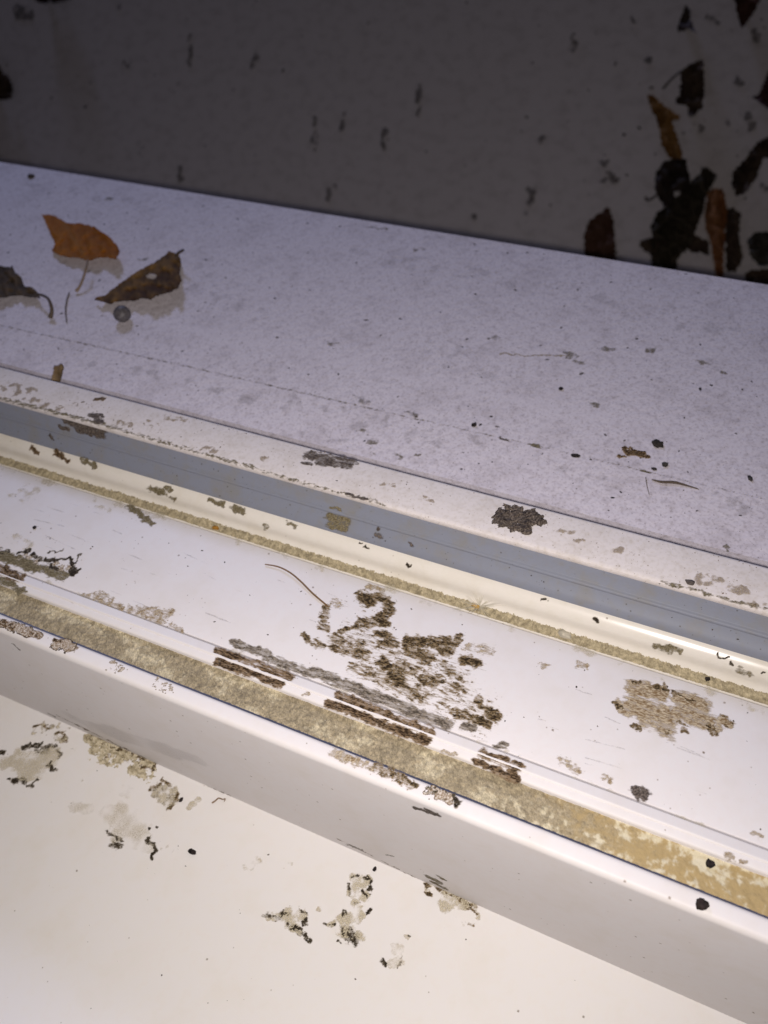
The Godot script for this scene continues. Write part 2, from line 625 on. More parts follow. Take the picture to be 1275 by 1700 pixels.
func _ready() -> void:
	# ---- camera
	var cam := Camera3D.new()
	cam.name = "camera"
	cam.transform = Transform3D(view.orthonormalized(), EYE)
	var lens := CameraAttributesPhysical.new()
	lens.frustum_focal_length = 24.0 * LENS_PX / 1700.0
	lens.frustum_near = 0.01
	lens.frustum_far = 50.0
	lens.frustum_focus_distance = 0.232
	lens.exposure_aperture = 11.5
	cam.attributes = lens
	add_child(cam)
	cam.fov = rad_to_deg(2.0 * atan(850.0 / LENS_PX))
	cam.near = 0.01
	cam.far = 50.0
	cam.current = true
	# ---- night air
	var around := WorldEnvironment.new()
	var env := Environment.new()
	env.background_mode = Environment.BG_COLOR
	env.background_color = lin(0.012, 0.011, 0.014)
	env.tonemap_mode = Environment.TONE_MAPPER_LINEAR
	env.tonemap_exposure = 1.0
	env.sdfgi_enabled = true
	env.ssao_enabled = true
	env.ssil_enabled = true
	around.environment = env
	add_child(around)
	# ---- the phone's flash, a centimetre below the lens
	var flash := AreaLight3D.new()
	flash.name = "phone_flash"
	flash.area_size = Vector2(0.005, 0.005)
	flash.area_normalize_energy = true
	flash.light_energy = 0.0755
	flash.light_color = Color(1.0, 0.965, 0.94)
	flash.shadow_enabled = true
	flash.transform = Transform3D(view.orthonormalized() * Basis(Vector3.UP, deg_to_rad(24.0)) * Basis(Vector3.RIGHT, deg_to_rad(-8.0)), EYE - view.y * 0.0045 + view.x * 0.003)
	add_child(flash)
	# ---- a lamp outside, beyond the frame
	var lamp := OmniLight3D.new()
	lamp.name = "lamp_outside"
	lamp.light_color = Color(0.74, 0.79, 1.0)
	lamp.light_energy = 18.5
	lamp.light_size = 0.6
	lamp.omni_range = 30.0
	lamp.omni_attenuation = 2.0
	lamp.shadow_enabled = true
	var elevation := deg_to_rad(35.0)
	lamp.position = Vector3(-0.2, -0.01, -0.25) + Vector3(-0.62 * cos(elevation), sin(elevation), -0.785 * cos(elevation)) * 8.0
	add_child(lamp)

	materials()
	S.lip = plane(Vector3.UP, Vector3(0, 0, -0.074))
	S.face = plane(Vector3(0, 0, 1), Vector3(0, -0.03, -0.07215))
	S.inside = plane(Vector3.UP, Vector3(0, -0.0603, 0))
	S.flange = plane(Vector3.UP, Vector3(0, -0.0012, -0.0881))
	S.flange_back = plane(Vector3(0, 1, 0.0), Vector3(0, -0.0010, -0.0908))
	S.channel = plane(Vector3.UP, Vector3(0, -0.003, -0.11))
	S.groove = plane(Vector3.UP, Vector3(0, -0.0066, -0.132))
	S.bead = plane(Vector3(0, 1, 0.62), Vector3(0, 0.0004, -0.1386))
	S.gasket_low = plane(Vector3(0, 0.0033, 0.0045), Vector3(0, 0.0032, -0.1416))
	S.gasket_high = plane(Vector3(0, 0.0016, 0.0050), Vector3(0, 0.0095, -0.1454))
	S.outer = plane(Vector3.UP, Vector3(0, 0.0133, -0.153))
	S.strip = plane(Vector3.UP, Vector3(0, -0.008, -0.19))
	S.sill = plane(Vector3(0, 0.1235, -0.0036), Vector3(0, -0.0084, -0.204))
	S.ground = plane(Vector3(0, cos(deg_to_rad(44.0)), sin(deg_to_rad(44.0))), Vector3(-0.3987, -0.2957, -0.7366))

	ground()
	sills()
	frame()
	packed_dirt()
	big_dirt()
	frame_dirt()
	inside_dirt()
	outside_dirt()
	leaves()
	small_things()

func materials() -> void:
	var fine := relief(40, 512, 0.06, 0.0007)
	mat.pvc = textured(soiled(3, 1024, 0.26, lin(0.76, 0.725, 0.725), lin(0.64, 0.58, 0.50), 0.22, 0.05, 500, lin(0.16, 0.12, 0.09)), 0.26, 0.45, 0.28)
	mat.inside = textured(soiled(13, 1024, 0.26, lin(0.775, 0.752, 0.742), lin(0.72, 0.67, 0.59), 0.30, 0.05, 160, lin(0.14, 0.11, 0.08)), 0.26, 0.42, 0.5)
	mat.bead = textured(soiled(23, 1024, 0.26, lin(0.80, 0.76, 0.70), lin(0.62, 0.55, 0.42), 0.25, 0.06, 260, lin(0.16, 0.12, 0.09)), 0.26, 0.22, 0.5)
	mat.dusty = textured(soiled(33, 1024, 0.16, lin(0.74, 0.69, 0.68), lin(0.46, 0.40, 0.33), 0.20, 0.34, 3600, lin(0.22, 0.17, 0.13)), 0.16, 0.75, 0.3, fine, 0.05)
	mat.rubber = textured(soiled(43, 1024, 0.2, lin(0.225, 0.24, 0.30), lin(0.235, 0.215, 0.175), 0.5, 0.16, 1500, lin(0.05, 0.045, 0.04)), 0.2, 0.55, 0.4, fine, 0.02)
	mat.metal = textured(soiled(53, 1024, 0.14, lin(0.745, 0.69, 0.745), lin(0.38, 0.335, 0.345), 0.20, 0.60, 4600, lin(0.18, 0.15, 0.14)), 0.14, 0.72, 0.3, relief(54, 512, 0.07, 0.0022), 0.18)
	mat.ground = textured(soiled(63, 1024, 0.6, lin(0.74, 0.68, 0.66), lin(0.50, 0.45, 0.42), 0.4, 0.25, 300, lin(0.10, 0.085, 0.075)), 0.6, 0.9, 0.3)
	mat.crust = painted(0.85, 0.3)
	mat.film = painted(0.75, 0.3)
	mat.film.transparency = BaseMaterial3D.TRANSPARENCY_ALPHA
	mat.packed = painted(0.9, 0.3)
	mat.leaf = painted(0.8, 0.2)
	mat.glowing_leaf = painted(0.75, 0.2)
	mat.glowing_leaf.backlight_enabled = true
	mat.glowing_leaf.backlight = Color(0.35, 0.2, 0.08)
	mat.stalk = plain(0.085, 0.06, 0.04, 0.7)
	mat.pale_stalk = plain(0.24, 0.17, 0.11, 0.7)
	mat.twig = plain(0.17, 0.095, 0.035, 0.5)
	mat.hair = plain(0.62, 0.58, 0.48, 0.5)
	mat.seed = plain(0.50, 0.30, 0.05, 0.5)

# ---------------------------------------------------------------- setting
func ground() -> void:
	var n: Vector3 = S.ground[0]
	var p: Vector3 = S.ground[1]
	var down := Vector3(0, -sin(deg_to_rad(44.0)), cos(deg_to_rad(44.0)))
	var crest := p - down * 0.62
	var foot := p + down * 0.28
	var rows := []
	for q in [Vector3(0, foot.y, -0.05), foot, crest, crest + Vector3(0, 0, -6.0)]:
		rows.append([Vector3(-4.0, q.y, q.z), Vector3(3.5, q.y, q.z)])
	var o := put(quad_strip(rows), "ground", mat.ground)
	o.set_meta("kind", "structure")

func sills() -> void:
	var o := root("interior_window_sill", Vector3(-0.1, -0.0603, 0.0), "cream white interior window sill with stains below the grey upstand of the frame", "window sill")
	put(quad_strip([[Vector3(X0, -0.09, 0.3), Vector3(X1, -0.09, 0.3)], [Vector3(X0, -0.0603, 0.3), Vector3(X1, -0.0603, 0.3)], [Vector3(X0, -0.0603, -0.078), Vector3(X1, -0.0603, -0.078)]]), "sill_board", mat.inside, o)
	S.inside_thing = o
	o = root("exterior_window_sill", Vector3(-0.2, -0.0083, -0.2), "mottled lavender grey metal sill outside the window with dry leaves lying on it", "window sill")
	# the seam and the outer edge run a hair off the direction of the frame
	var seam0 := Vector3(X0, -0.008, -0.1925)
	var seam1 := Vector3(X1, -0.008, -0.2122)
	put(quad_strip([[Vector3(X0, -0.012, -0.1805), Vector3(X1, -0.012, -0.1805)], [Vector3(X0, -0.008, -0.1806), Vector3(X1, -0.008, -0.1806)], [seam0, seam1], [seam0 + Vector3(0, -0.0012, -0.0001), seam1 + Vector3(0, -0.0012, -0.0001)]]), "flashing_strip", mat.metal, o)
	var sl := -0.0036 / 0.1235
	var e0 := Vector3(X0, 0, -0.3405)
	var e1 := Vector3(X1, 0, -0.3185)
	e0.y = -0.0084 + (e0.z + 0.204) * -sl
	e1.y = -0.0084 + (e1.z + 0.204) * -sl
	var b0 := seam0 + Vector3(0, 0, 0.004)
	var b1 := seam1 + Vector3(0, 0, 0.004)
	b0.y = -0.0084 + (b0.z + 0.204) * -sl
	b1.y = -0.0084 + (b1.z + 0.204) * -sl
	put(quad_strip([[b0, b1], [e0, e1], [e0 + Vector3(0, -0.0006, -0.0008), e1 + Vector3(0, -0.0006, -0.0008)], [e0 + Vector3(0, -0.03, -0.001), e1 + Vector3(0, -0.03, -0.001)], [e0 + Vector3(0, -0.032, 0.004), e1 + Vector3(0, -0.032, 0.004)]]), "sill_plate", mat.metal, o)
	S.sill_thing = o

func V(a: Array) -> Array:
	var out := []
	for p in a: out.append(Vector2(p[0], p[1]))
	return out

func frame() -> void:
	var o := root("window_frame", Vector3(-0.1, -0.0603, -0.11), "white plastic window frame with a drainage channel and a grey rubber gasket", "window frame")
	S.frame_thing = o
	var pts := [[-0.07, -0.07216], [-0.0016, -0.07216]]
	for k in 7:
		var t := PI / 2 * (k + 1) / 7.0
		pts.append([-0.0016 + 0.0016 * sin(t), -0.07216 - 0.0016 * (1.0 - cos(t))])
	pts.append_array([[0.0, -0.0760], [-0.0001, -0.0766], [-0.0005, -0.0771], [-0.0012, -0.0774], [-0.012, -0.0775]])
	put(drawn(V(pts), X0, X1), "inner_rail", mat.pvc, o)
	put(drawn(V([[-0.010, -0.0866], [-0.0018, -0.0867], [-0.0014, -0.0869], [-0.0012, -0.0873], [-0.0012, -0.0890], [-0.0009, -0.0893], [-0.00085, -0.0896], [-0.0010, -0.0899], [-0.0010, -0.0916], [-0.0012, -0.0920], [-0.0018, -0.0922], [-0.012, -0.0922]]), X0, X1), "sealing_flange", mat.pvc, o)
	put(drawn(V([[-0.012, -0.0934], [-0.0032, -0.0934], [-0.0030, -0.0936], [-0.0030, -0.1289], [-0.0032, -0.1293], [-0.0038, -0.1295], [-0.012, -0.1296]]), X0, X1), "drain_channel", mat.pvc, o)
	put(drawn(V([[-0.0120, -0.1318], [-0.0078, -0.1332], [-0.0066, -0.1344], [-0.0057, -0.1353], [-0.0050, -0.1359], [-0.0040, -0.1362], [-0.0028, -0.1364], [-0.0018, -0.1367], [-0.0010, -0.1372], [-0.0003, -0.1379], [0.0003, -0.1387], [0.0008, -0.1396], [0.0010, -0.1404], [-0.004, -0.1405]]), X0, X1), "glazing_bead", mat.bead, o)
	put(drawn(V([[-0.004, -0.1398], [0.0010, -0.1399], [0.0030, -0.1415], [0.0031, -0.1417], [0.0055, -0.1435], [0.0057, -0.1433], [0.0060, -0.1432], [0.0064, -0.1433], [0.0067, -0.1437], [0.0067, -0.1442], [0.0069, -0.1445], [0.0120, -0.1464]]), X0, X1), "rubber_gasket", mat.rubber, o)
	put(drawn(V([[0.0095, -0.1466], [0.0110, -0.1461], [0.0122, -0.1457], [0.0129, -0.1459], [0.0132, -0.1464], [0.0133, -0.1472], [0.0133, -0.1594], [0.0131, -0.1601], [0.0125, -0.1606], [-0.012, -0.1608]]), X0, X1), "outer_rail", mat.dusty, o)

func packed_dirt() -> void:
	var split := on(960.0, 1400.0, S.lip).x
	var nb := FastNoiseLite.new()
	nb.seed = 5
	nb.frequency = 1.0 / 0.012
	nb.fractal_octaves = 4
	# each shade takes x, place across, soft patches, a random number and a number per grain, and gives colour and roughness
	var shade := func(x: float, t: float, p: float, r: float, k: float) -> Array:
		var big := nb.get_noise_2d(x * 0.7, t * 0.009)
		var e := Color(0.345, 0.290, 0.195).lerp(Color(0.245, 0.205, 0.140), clampf(0.5 + p * 1.2, 0.0, 1.0))
		e = e.lerp(Color(0.50, 0.44, 0.31), 0.85 * smoothstep(0.08, 0.45, big + p * 0.55))
		e = e * (1.0 + 0.36 * k + 0.24 * r)
		var rough := 1.0
		var right := smoothstep(-0.016, 0.016, x - split + p * 0.020)
		if right > 0.0:
			var w := Color(0.40, 0.30, 0.15).lerp(Color(0.62, 0.56, 0.41), smoothstep(-0.10, 0.30, big * 0.8 + p * 0.6 - 0.02))
			e = e.lerp(w * (1.0 + 0.05 * k + 0.04 * r), right)
			rough = 1.0 - 0.8 * right
		if k > 0.94: e = Color(0.06, 0.045, 0.03)
		elif k < -0.93: e = Color(0.60, 0.56, 0.45)
		return [e, rough]
	var o := put(packed(-0.36, 0.16, -0.0785, -0.0868, -0.0029, 0.00020, 21, 0.00055, shade), "packed_dirt", mat.packed)
	tag(o, "wide strip of gritty beige dirt packed between the inner rail and the brown streaked flange", "dirt", "", "stuff")
	var shade2 := func(x: float, t: float, p: float, r: float, k: float) -> Array:
		var e := Color(0.43, 0.37, 0.25).lerp(Color(0.29, 0.245, 0.16), clampf(0.4 + p * 1.2, 0.0, 1.0)) * (1.0 + 0.36 * k + 0.24 * r)
		if k > 0.92: e = Color(0.05, 0.04, 0.03)
		elif k < -0.92: e = Color(0.66, 0.62, 0.52)
		return [e, 1.0]
	o = put(packed(-0.40, 0.16, -0.1322, -0.1357, -0.0067, 0.00020, 31, 0.00055, shade2, 0.22), "packed_dirt", mat.packed)
	tag(o, "narrow line of sandy dirt lying in the groove below the glossy rounded bead", "dirt", "", "stuff")

# ---------------------------------------------------------------- dirt
func big_dirt() -> void:
	dirt("mould_patch", "largest mould patch, brown and black, smeared across the white drainage channel", "mould patch", [
		[600, 990, 615, 1000, 12, 1.1], [622, 990, 640, 995, 9, 0.9], [645, 1003, 646, 1016, 10, 1.0], [630, 1025, 638, 1034, 11, 1.15], [608, 1036, 622, 1030, 13, 0.6], [590, 1038, 600, 1030, 6, 0.8],
		[566, 1048, 584, 1042, 5, 0.8], [556, 1060, 566, 1066, 11, 0.55], [552, 1074, 560, 1078, 8, 0.65], [541, 1010, 538, 1030, 8, 0.6], [533, 1041, 542, 1042, 7, 0.7], [506, 1056, 512, 1064, 7, 0.75], [522, 1066, 536, 1072, 8, 0.5],
		[575, 1078, 606, 1088, 12, 0.6], [580, 1062, 600, 1072, 10, 0.42], [626, 1050, 652, 1062, 8, 0.85], [632, 1068, 655, 1070, 10, 0.75],
		[678, 1066, 698, 1066, 13, 1.0], [676, 1080, 690, 1086, 11, 0.7], [696, 1086, 712, 1092, 13, 0.8], [718, 1066, 744, 1066, 13, 0.85], [734, 1080, 744, 1082, 12, 0.95], [756, 1068, 762, 1056, 8, 0.8],
		[772, 1096, 790, 1100, 11, 1.1], [634, 1100, 644, 1108, 11, 0.95], [652, 1118, 664, 1132, 13, 1.05], [664, 1106, 684, 1112, 13, 0.6], [704, 1126, 720, 1134, 12, 0.75], [726, 1128, 732, 1132, 7, 0.75],
		[736, 1104, 764, 1126, 9, 0.42], [756, 1138, 772, 1146, 8, 0.65], [590, 1108, 640, 1128, 12, 0.44], [640, 1128, 700, 1156, 15, 0.48], [794, 1160, 800, 1172, 9, 0.7],
		[812, 1184, 822, 1188, 12, 1.0], [798, 1196, 812, 1204, 8, 1.1], [772, 1186, 786, 1194, 11, 0.65], [752, 1180, 762, 1186, 8, 0.6], [786, 1192, 800, 1198, 9, 0.8], [600, 1050, 640, 1100, 24, 0.17], [650, 1090, 740, 1130, 30, 0.19], [700, 1140, 790, 1186, 22, 0.16]],
		S.channel, "mould", {"soft": true, "seed": 3, "streak": 1.9, "grain": 0.0009, "amp": 0.95, "thr": 0.43, "bend": 4.0, "halo": 0.6})
	dirt("dirt_smear", "long grey brown smear along the channel edge below the largest mould patch", "dirt smear", [
		[386, 1066, 430, 1084, 8, 0.85], [430, 1078, 446, 1084, 7, 0.8], [440, 1090, 520, 1120, 9, 0.75], [520, 1116, 600, 1146, 11, 0.8], [600, 1148, 680, 1178, 12, 0.85], [680, 1180, 744, 1204, 11, 0.9], [770, 1206, 786, 1208, 8, 0.9], [824, 1240, 838, 1236, 7, 0.8]],
		S.channel, "grey", {"soft": true, "halo": 0.6, "seed": 5, "streak": 2.6, "grain": 0.0011, "amp": 0.8, "tall": 0.00005, "bend": 3.0, "thr": 0.55, "drag": 8.0})
	dirt("dirt_patch", "tan wiped stain with two lobes and dark frayed rims on the white channel", "dirt patch", [
		[1052, 1142, 1096, 1152, 16, 0.95], [1052, 1172, 1104, 1188, 22, 0.85], [1068, 1196, 1110, 1208, 14, 0.7], [1128, 1160, 1166, 1172, 16, 0.95], [1132, 1182, 1170, 1196, 20, 0.85], [1172, 1200, 1190, 1206, 9, 0.75], [1198, 1196, 1212, 1204, 9, 0.95], [1026, 1168, 1042, 1184, 9, 0.8], [1100, 1218, 1114, 1224, 9, 0.5]],
		S.channel, "tan", {"soft": true, "seed": 8, "streak": 2.6, "grain": 0.0013, "amp": 0.5, "tall": 0.00012, "rim": 0.3})
	dirt("mould_patch", "dark frayed fringe of dried mould along the top of the tan stain", "mould patch", [
		[1052, 1132, 1062, 1134, 6, 0.95], [1080, 1140, 1104, 1146, 6, 0.95], [1102, 1136, 1104, 1148, 5, 0.8], [1118, 1150, 1130, 1156, 6, 1.0], [1136, 1160, 1170, 1170, 5, 0.95], [1022, 1168, 1028, 1172, 5, 1.0], [1052, 1205, 1060, 1208, 5, 0.95], [1134, 1212, 1140, 1216, 5, 0.8], [1178, 1206, 1186, 1216, 7, 0.85], [1200, 1194, 1212, 1204, 7, 0.85], [1130, 1200, 1136, 1202, 5, 0.8], [1096, 1210, 1112, 1216, 5, 0.7]],
		S.channel, "mould", {"soft": true, "seed": 9, "grain": 0.0009, "amp": 0.7})
	dirt("dirt_patch", "brown band of dirt along the flange with a lumpy crest and pale chip", "dirt patch", [
		[-30, 912, 30, 932, 12, 1.0], [30, 932, 60, 944, 11, 1.0], [72, 944, 104, 958, 10, 0.9], [100, 950, 112, 956, 6, 0.7]],
		S.channel, "olive", {"soft": true, "seed": 11, "streak": 2.0, "grain": 0.0014, "amp": 0.5})
	dirt("mould_veins", "thin black branching veins of mould rising from the brown dirt band", "mould patch", [
		[30, 918, 48, 914, 4, 0.95], [54, 920, 68, 930, 4, 0.9], [78, 930, 88, 930, 6, 1.0], [92, 930, 116, 926, 3.5, 0.9], [116, 926, 120, 940, 4, 1.0], [120, 942, 122, 950, 7, 1.05], [122, 950, 132, 946, 4, 1.1], [120, 954, 126, 952, 3, 1.0], [122, 936, 130, 930, 2.5, 1.0], [130, 930, 133, 920, 2.2, 0.95], [80, 918, 104, 912, 2, 0.75], [84, 938, 96, 946, 4, 0.85], [4, 918, 14, 914, 5, 0.8]],
		S.channel, "black", {"soft": true, "seed": 12, "grain": 0.0009, "amp": 0.6})
	stain(S.frame_thing, [[36, 924, 62, 934, 10, 0.6], [92, 938, 112, 944, 10, 0.6]], S.channel, "ring", {"seed": 14, "grain": 0.0012, "amp": 0.7, "rims": 0.5})
	dirt("dirt_patch", "small square scrap of grey brown dirt alone at the channel edge", "dirt patch", [[1056, 1312, 1070, 1316, 9, 1.0], [1060, 1324, 1068, 1326, 7, 0.9]], S.channel, "charcoal", {"soft": true, "seed": 15, "amp": 0.5, "rims": 0.3})
	stain(S.frame_thing, [[140, 990, 200, 1010, 7, 0.5], [160, 988, 182, 996, 8, 0.5], [216, 1012, 280, 1018, 9, 0.5], [240, 1020, 270, 1032, 8, 0.5], [284, 1038, 300, 1048, 6, 0.5]], S.channel, "tan", {"soft": true, "seed": 16, "amp": 0.9, "grain": 0.0011})
	stain(S.frame_thing, [[40, 808, 56, 816, 16, 0.6], [20, 826, 46, 828, 12, 0.55], [22, 892, 46, 904, 12, 0.5], [160, 846, 176, 850, 12, 0.5]], S.channel, "pale", {"seed": 17, "film": true, "alpha": 0.55, "grain": 0.0025})
	stain(S.frame_thing, [[214, 842, 232, 852, 6, 0.9], [232, 854, 252, 870, 6, 0.95]], S.channel, "olive", {"soft": true, "seed": 18, "amp": 0.6})
	stain(S.frame_thing, [[612, 974, 634, 980, 6, 0.6], [556, 1000, 566, 1006, 9, 0.4], [780, 1075, 812, 1080, 10, 0.4], [960, 1102, 972, 1106, 6, 0.5], [900, 1104, 906, 1106, 5, 0.7]], S.channel, "tan", {"soft": true, "seed": 19, "amp": 0.8})
	stain(S.frame_thing, [[930, 1260, 960, 1280, 7, 0.45], [1250, 1384, 1262, 1388, 6, 0.7], [1000, 1290, 1014, 1294, 5, 0.45]], S.channel, "tan", {"soft": true, "seed": 20, "amp": 0.8})
	stain(S.frame_thing, [[-20, 936, 420, 1098, 9, 0.40], [420, 1098, 860, 1262, 10, 0.42], [860, 1262, 1290, 1420, 7, 0.36], [-20, 770, 640, 976, 7, 0.36], [640, 976, 1290, 1184, 7, 0.38]], S.channel, "pale", {"film": true, "alpha": 0.5, "seed": 221, "amp": 0.8, "grain": 0.004, "cell": 0.0003})
	var rng := RandomNumberGenerator.new()
	rng.seed = 71
	var scuffs := []
	for k in 46:
		var px := rng.randf_range(0.0, 1275.0)
		var py := lerpf(790.0 + px * 0.316, 925.0 + px * 0.37, rng.randf())
		var long := rng.randf_range(10.0, 70.0)
		var tilt := rng.randf_range(0.2, 0.5)
		scuffs.append([px, py, px + long, py + long * tilt, rng.randf_range(0.8, 1.3), rng.randf_range(0.5, 0.9)])
	stain(S.frame_thing, scuffs, S.channel, "smudge", {"film": true, "alpha": 0.32, "seed": 222, "amp": 0.4, "grain": 0.003, "bend": 0.6, "called": "scuff"})
	grit(S.channel, 260, [0, 0, 0, 0, -0.34, 0.08, -0.018, 0.017], 4, 0.00032, S.frame_thing)

func frame_dirt() -> void:
	# on the flange
	dirt("dirt_streak", "dark ridged dirt streak on the flange, just below the start of the grey smear", "dirt streak", [[362, 1098, 400, 1112, 9.6, 1.1], [400, 1112, 440, 1126, 8.4, 1.0], [440, 1128, 466, 1136, 8.4, 1.0]], S.flange, "brown", {"soft": true, "seed": 31, "streak": 3.2, "amp": 0.85, "tall": 0.00010, "bend": 4.0, "grain": 0.0009, "halo": 0.7})
	dirt("dirt_streak", "striped brown streak on the flange back, above the dark ridged one", "dirt streak", [[362, 1080, 400, 1094, 8.4, 1.0], [400, 1094, 440, 1108, 8.4, 0.75], [440, 1110, 480, 1124, 9.6, 0.85]], S.flange_back, "brown", {"soft": true, "seed": 32, "streak": 4.0, "thr": 0.6, "amp": 0.85, "tall": 0.00010, "bend": 4.0, "grain": 0.0009, "halo": 0.7})
	dirt("dirt_streak", "long dark brown streak along the flange, touching the wide dirt strip", "dirt streak", [[548, 1168, 580, 1176, 9.6, 1.1], [580, 1180, 650, 1208, 8.4, 1.05], [650, 1208, 708, 1230, 9.6, 1.05]], S.flange, "brown", {"soft": true, "seed": 33, "streak": 3.2, "amp": 0.85, "tall": 0.00010, "bend": 4.0, "grain": 0.0009, "halo": 0.7})
	dirt("dirt_streak", "long crumbly brown streak on the flange directly below the largest mould patch", "dirt streak", [[562, 1156, 600, 1170, 9.6, 1.0], [600, 1170, 660, 1194, 9.6, 0.9], [660, 1194, 712, 1216, 10.8, 0.85]], S.flange_back, "brown", {"soft": true, "seed": 34, "thr": 0.6, "streak": 2.6, "amp": 0.85, "tall": 0.00010, "bend": 4.0, "grain": 0.0009, "halo": 0.7})
	dirt("dirt_streak", "short tapering dark streak on the flange touching the wide dirt strip", "dirt streak", [[788, 1264, 815, 1274, 6.0, 1.1], [815, 1275, 856, 1292, 8.4, 1.05]], S.flange, "brown", {"soft": true, "seed": 35, "streak": 3.0, "amp": 0.85, "tall": 0.00010, "bend": 4.0, "grain": 0.0009, "halo": 0.7})
	dirt("dirt_streak", "short ragged streak on the flange back, above the tapering one", "dirt streak", [[800, 1250, 830, 1262, 9.6, 0.75], [830, 1260, 860, 1276, 9.6, 0.8], [852, 1268, 862, 1270, 6.0, 1.0]], S.flange_back, "brown", {"soft": true, "seed": 36, "streak": 2.6, "amp": 0.8})
	dirt("dirt_streak", "black brown dirt patch on the flange below the brown dirt band", "dirt streak", [[-20, 940, 10, 946, 8.4, 0.8], [10, 950, 34, 960, 9.6, 1.0]], S.flange_back, "brown", {"soft": true, "seed": 37, "streak": 1.6, "amp": 0.7})
	dirt("dirt_streak", "crumbly olive dirt on the flange edge beside the wide dirt strip", "dirt streak", [[-20, 956, 14, 968, 8.4, 0.9], [14, 968, 38, 982, 7.2, 0.95]], S.flange, "olive", {"soft": true, "seed": 38, "streak": 1.4, "amp": 0.7})
	stain(S.frame_thing, [[120, 994, 200, 1022, 6, 0.45], [1205, 1420, 1216, 1426, 6, 0.8], [1230, 1430, 1236, 1432, 4, 0.9], [738, 1248, 756, 1254, 5, 0.6], [505, 1152, 512, 1156, 4, 0.7]], S.flange, "tan", {"soft": true, "seed": 39, "amp": 0.7})
	# on the inner lip
	dirt("mould_ring", "long scalloped mould patch with a black rim and pale middle on the inner lip", "mould patch", [[-10, 1032, 20, 1040, 8, 1.0], [20, 1040, 48, 1050, 11, 0.95], [48, 1050, 68, 1056, 7, 1.0]], S.lip, "ring", {"seed": 41, "amp": 0.5, "rim": 0.28, "rims": 1.0, "grain": 0.0012})
	stain(S.frame_thing, [[0, 1034, 22, 1040, 7, 0.9], [52, 1050, 66, 1056, 6, 0.85], [40, 1052, 52, 1056, 5, 0.7]], S.lip, "brown", {"soft": true, "seed": 42, "amp": 0.8, "tall": 0.00014, "bend": 2.0})
	dirt("mould_ring", "short oval mould patch with a black rim on the inner lip beside the dirt strip", "mould patch", [[96, 1068, 116, 1074, 12, 1.0]], S.lip, "ring", {"seed": 43, "amp": 0.45, "rim": 0.34, "rims": 1.0, "grain": 0.0012})
	stain(S.frame_thing, [[90, 1064, 102, 1066, 5, 0.8], [112, 1078, 124, 1076, 5, 0.7]], S.lip, "brown", {"soft": true, "seed": 44, "amp": 0.9})
	stain(S.frame_thing, [[184, 1104, 198, 1110, 9, 0.5], [258, 1134, 284, 1146, 9, 0.42]], S.lip, "ring", {"seed": 45, "amp": 0.8, "rims": 0.5, "rim": 0.2})
	dirt("mould_patch", "lacy light brown mould on the inner lip, palest of the row", "mould patch", [[556, 1250, 590, 1266, 9, 0.62], [590, 1262, 616, 1272, 8, 0.5]], S.lip, "tan", {"soft": true, "seed": 46, "amp": 0.9, "rims": 0.4})
	dirt("mould_patch", "spongy brown mould on the inner lip between the lacy and the black rimmed one", "mould patch", [[626, 1274, 652, 1286, 9, 0.75], [652, 1286, 686, 1304, 9, 0.7], [680, 1296, 686, 1302, 6, 1.0]], S.lip, "mould", {"soft": true, "seed": 47, "amp": 0.9})
	dirt("mould_ring", "pale mould patch on the inner lip with one black crusted end", "mould patch", [[712, 1312, 750, 1330, 10, 0.85]], S.lip, "ring", {"seed": 48, "amp": 0.5, "rim": 0.24, "rims": 0.9})
	stain(S.frame_thing, [[752, 1322, 760, 1336, 6, 1.0], [712, 1308, 730, 1318, 4, 0.6]], S.lip, "black", {"soft": true, "seed": 49, "amp": 0.7, "tall": 0.0004})
	# on the upstand
	dirt("smudge_or_reflection", "brown double smudge at the top of the grey upstand", "smudge", [[692, 1342, 704, 1346, 7, 0.95], [712, 1346, 724, 1352, 8, 0.95]], S.face, "charcoal", {"soft": true, "seed": 51, "streak": 1.8, "amp": 0.6, "tall": 0.0001})
	dirt("smudge_or_reflection", "olive broken smudge at the foot of the grey upstand above a yellow stain", "smudge", [[712, 1456, 728, 1464, 8, 0.8], [722, 1466, 738, 1474, 7, 0.75], [728, 1454, 736, 1460, 5, 0.7]], S.face, "olive", {"soft": true, "seed": 52, "streak": 1.6, "amp": 0.8, "tall": 0.0001})
	dirt("smudge_or_reflection", "painted blurred reflection of the webbed mould along the foot of the grey upstand", "smudge", [[110, 1185, 150, 1205, 16, 0.75], [150, 1205, 210, 1226, 26, 0.8], [190, 1218, 280, 1246, 32, 0.85], [270, 1240, 330, 1262, 24, 0.7]], S.face, "smudge", {"seed": 53, "film": true, "alpha": 0.15, "grain": 0.012, "amp": 0.35, "bend": 3.0, "uneven": 0.15})  # blurred reflection of the mould in the glossy face, painted as a film
	stain(S.frame_thing, [[22, 1070, 32, 1078, 4, 0.8], [82, 1186, 90, 1189, 2.5, 1.0], [640, 1418, 652, 1422, 2, 1.0], [575, 1402, 598, 1410, 5, 0.6]], S.face, "smudge", {"seed": 54, "amp": 0.6, "tall": 0.00006})
	stain(S.frame_thing, [[96, 1188, 300, 1288, 2, 0.5], [340, 1304, 384, 1322, 2, 0.6], [560, 1392, 720, 1472, 1.5, 0.42], [840, 1535, 1020, 1620, 1.2, 0.4]], S.face, "brown", {"soft": true, "seed": 55, "amp": 0.9, "tall": 0.00008})
	# on the glossy bead
	stain(S.frame_thing, [[52, 744, 63, 752, 5, 1.0]], S.bead, "brown", {"soft": true, "seed": 61, "amp": 0.4})
	stain(S.frame_thing, [[92, 750, 104, 758, 6, 1.05], [104, 760, 114, 766, 3.5, 1.0]], S.bead, "brown", {"soft": true, "seed": 62, "amp": 0.5})
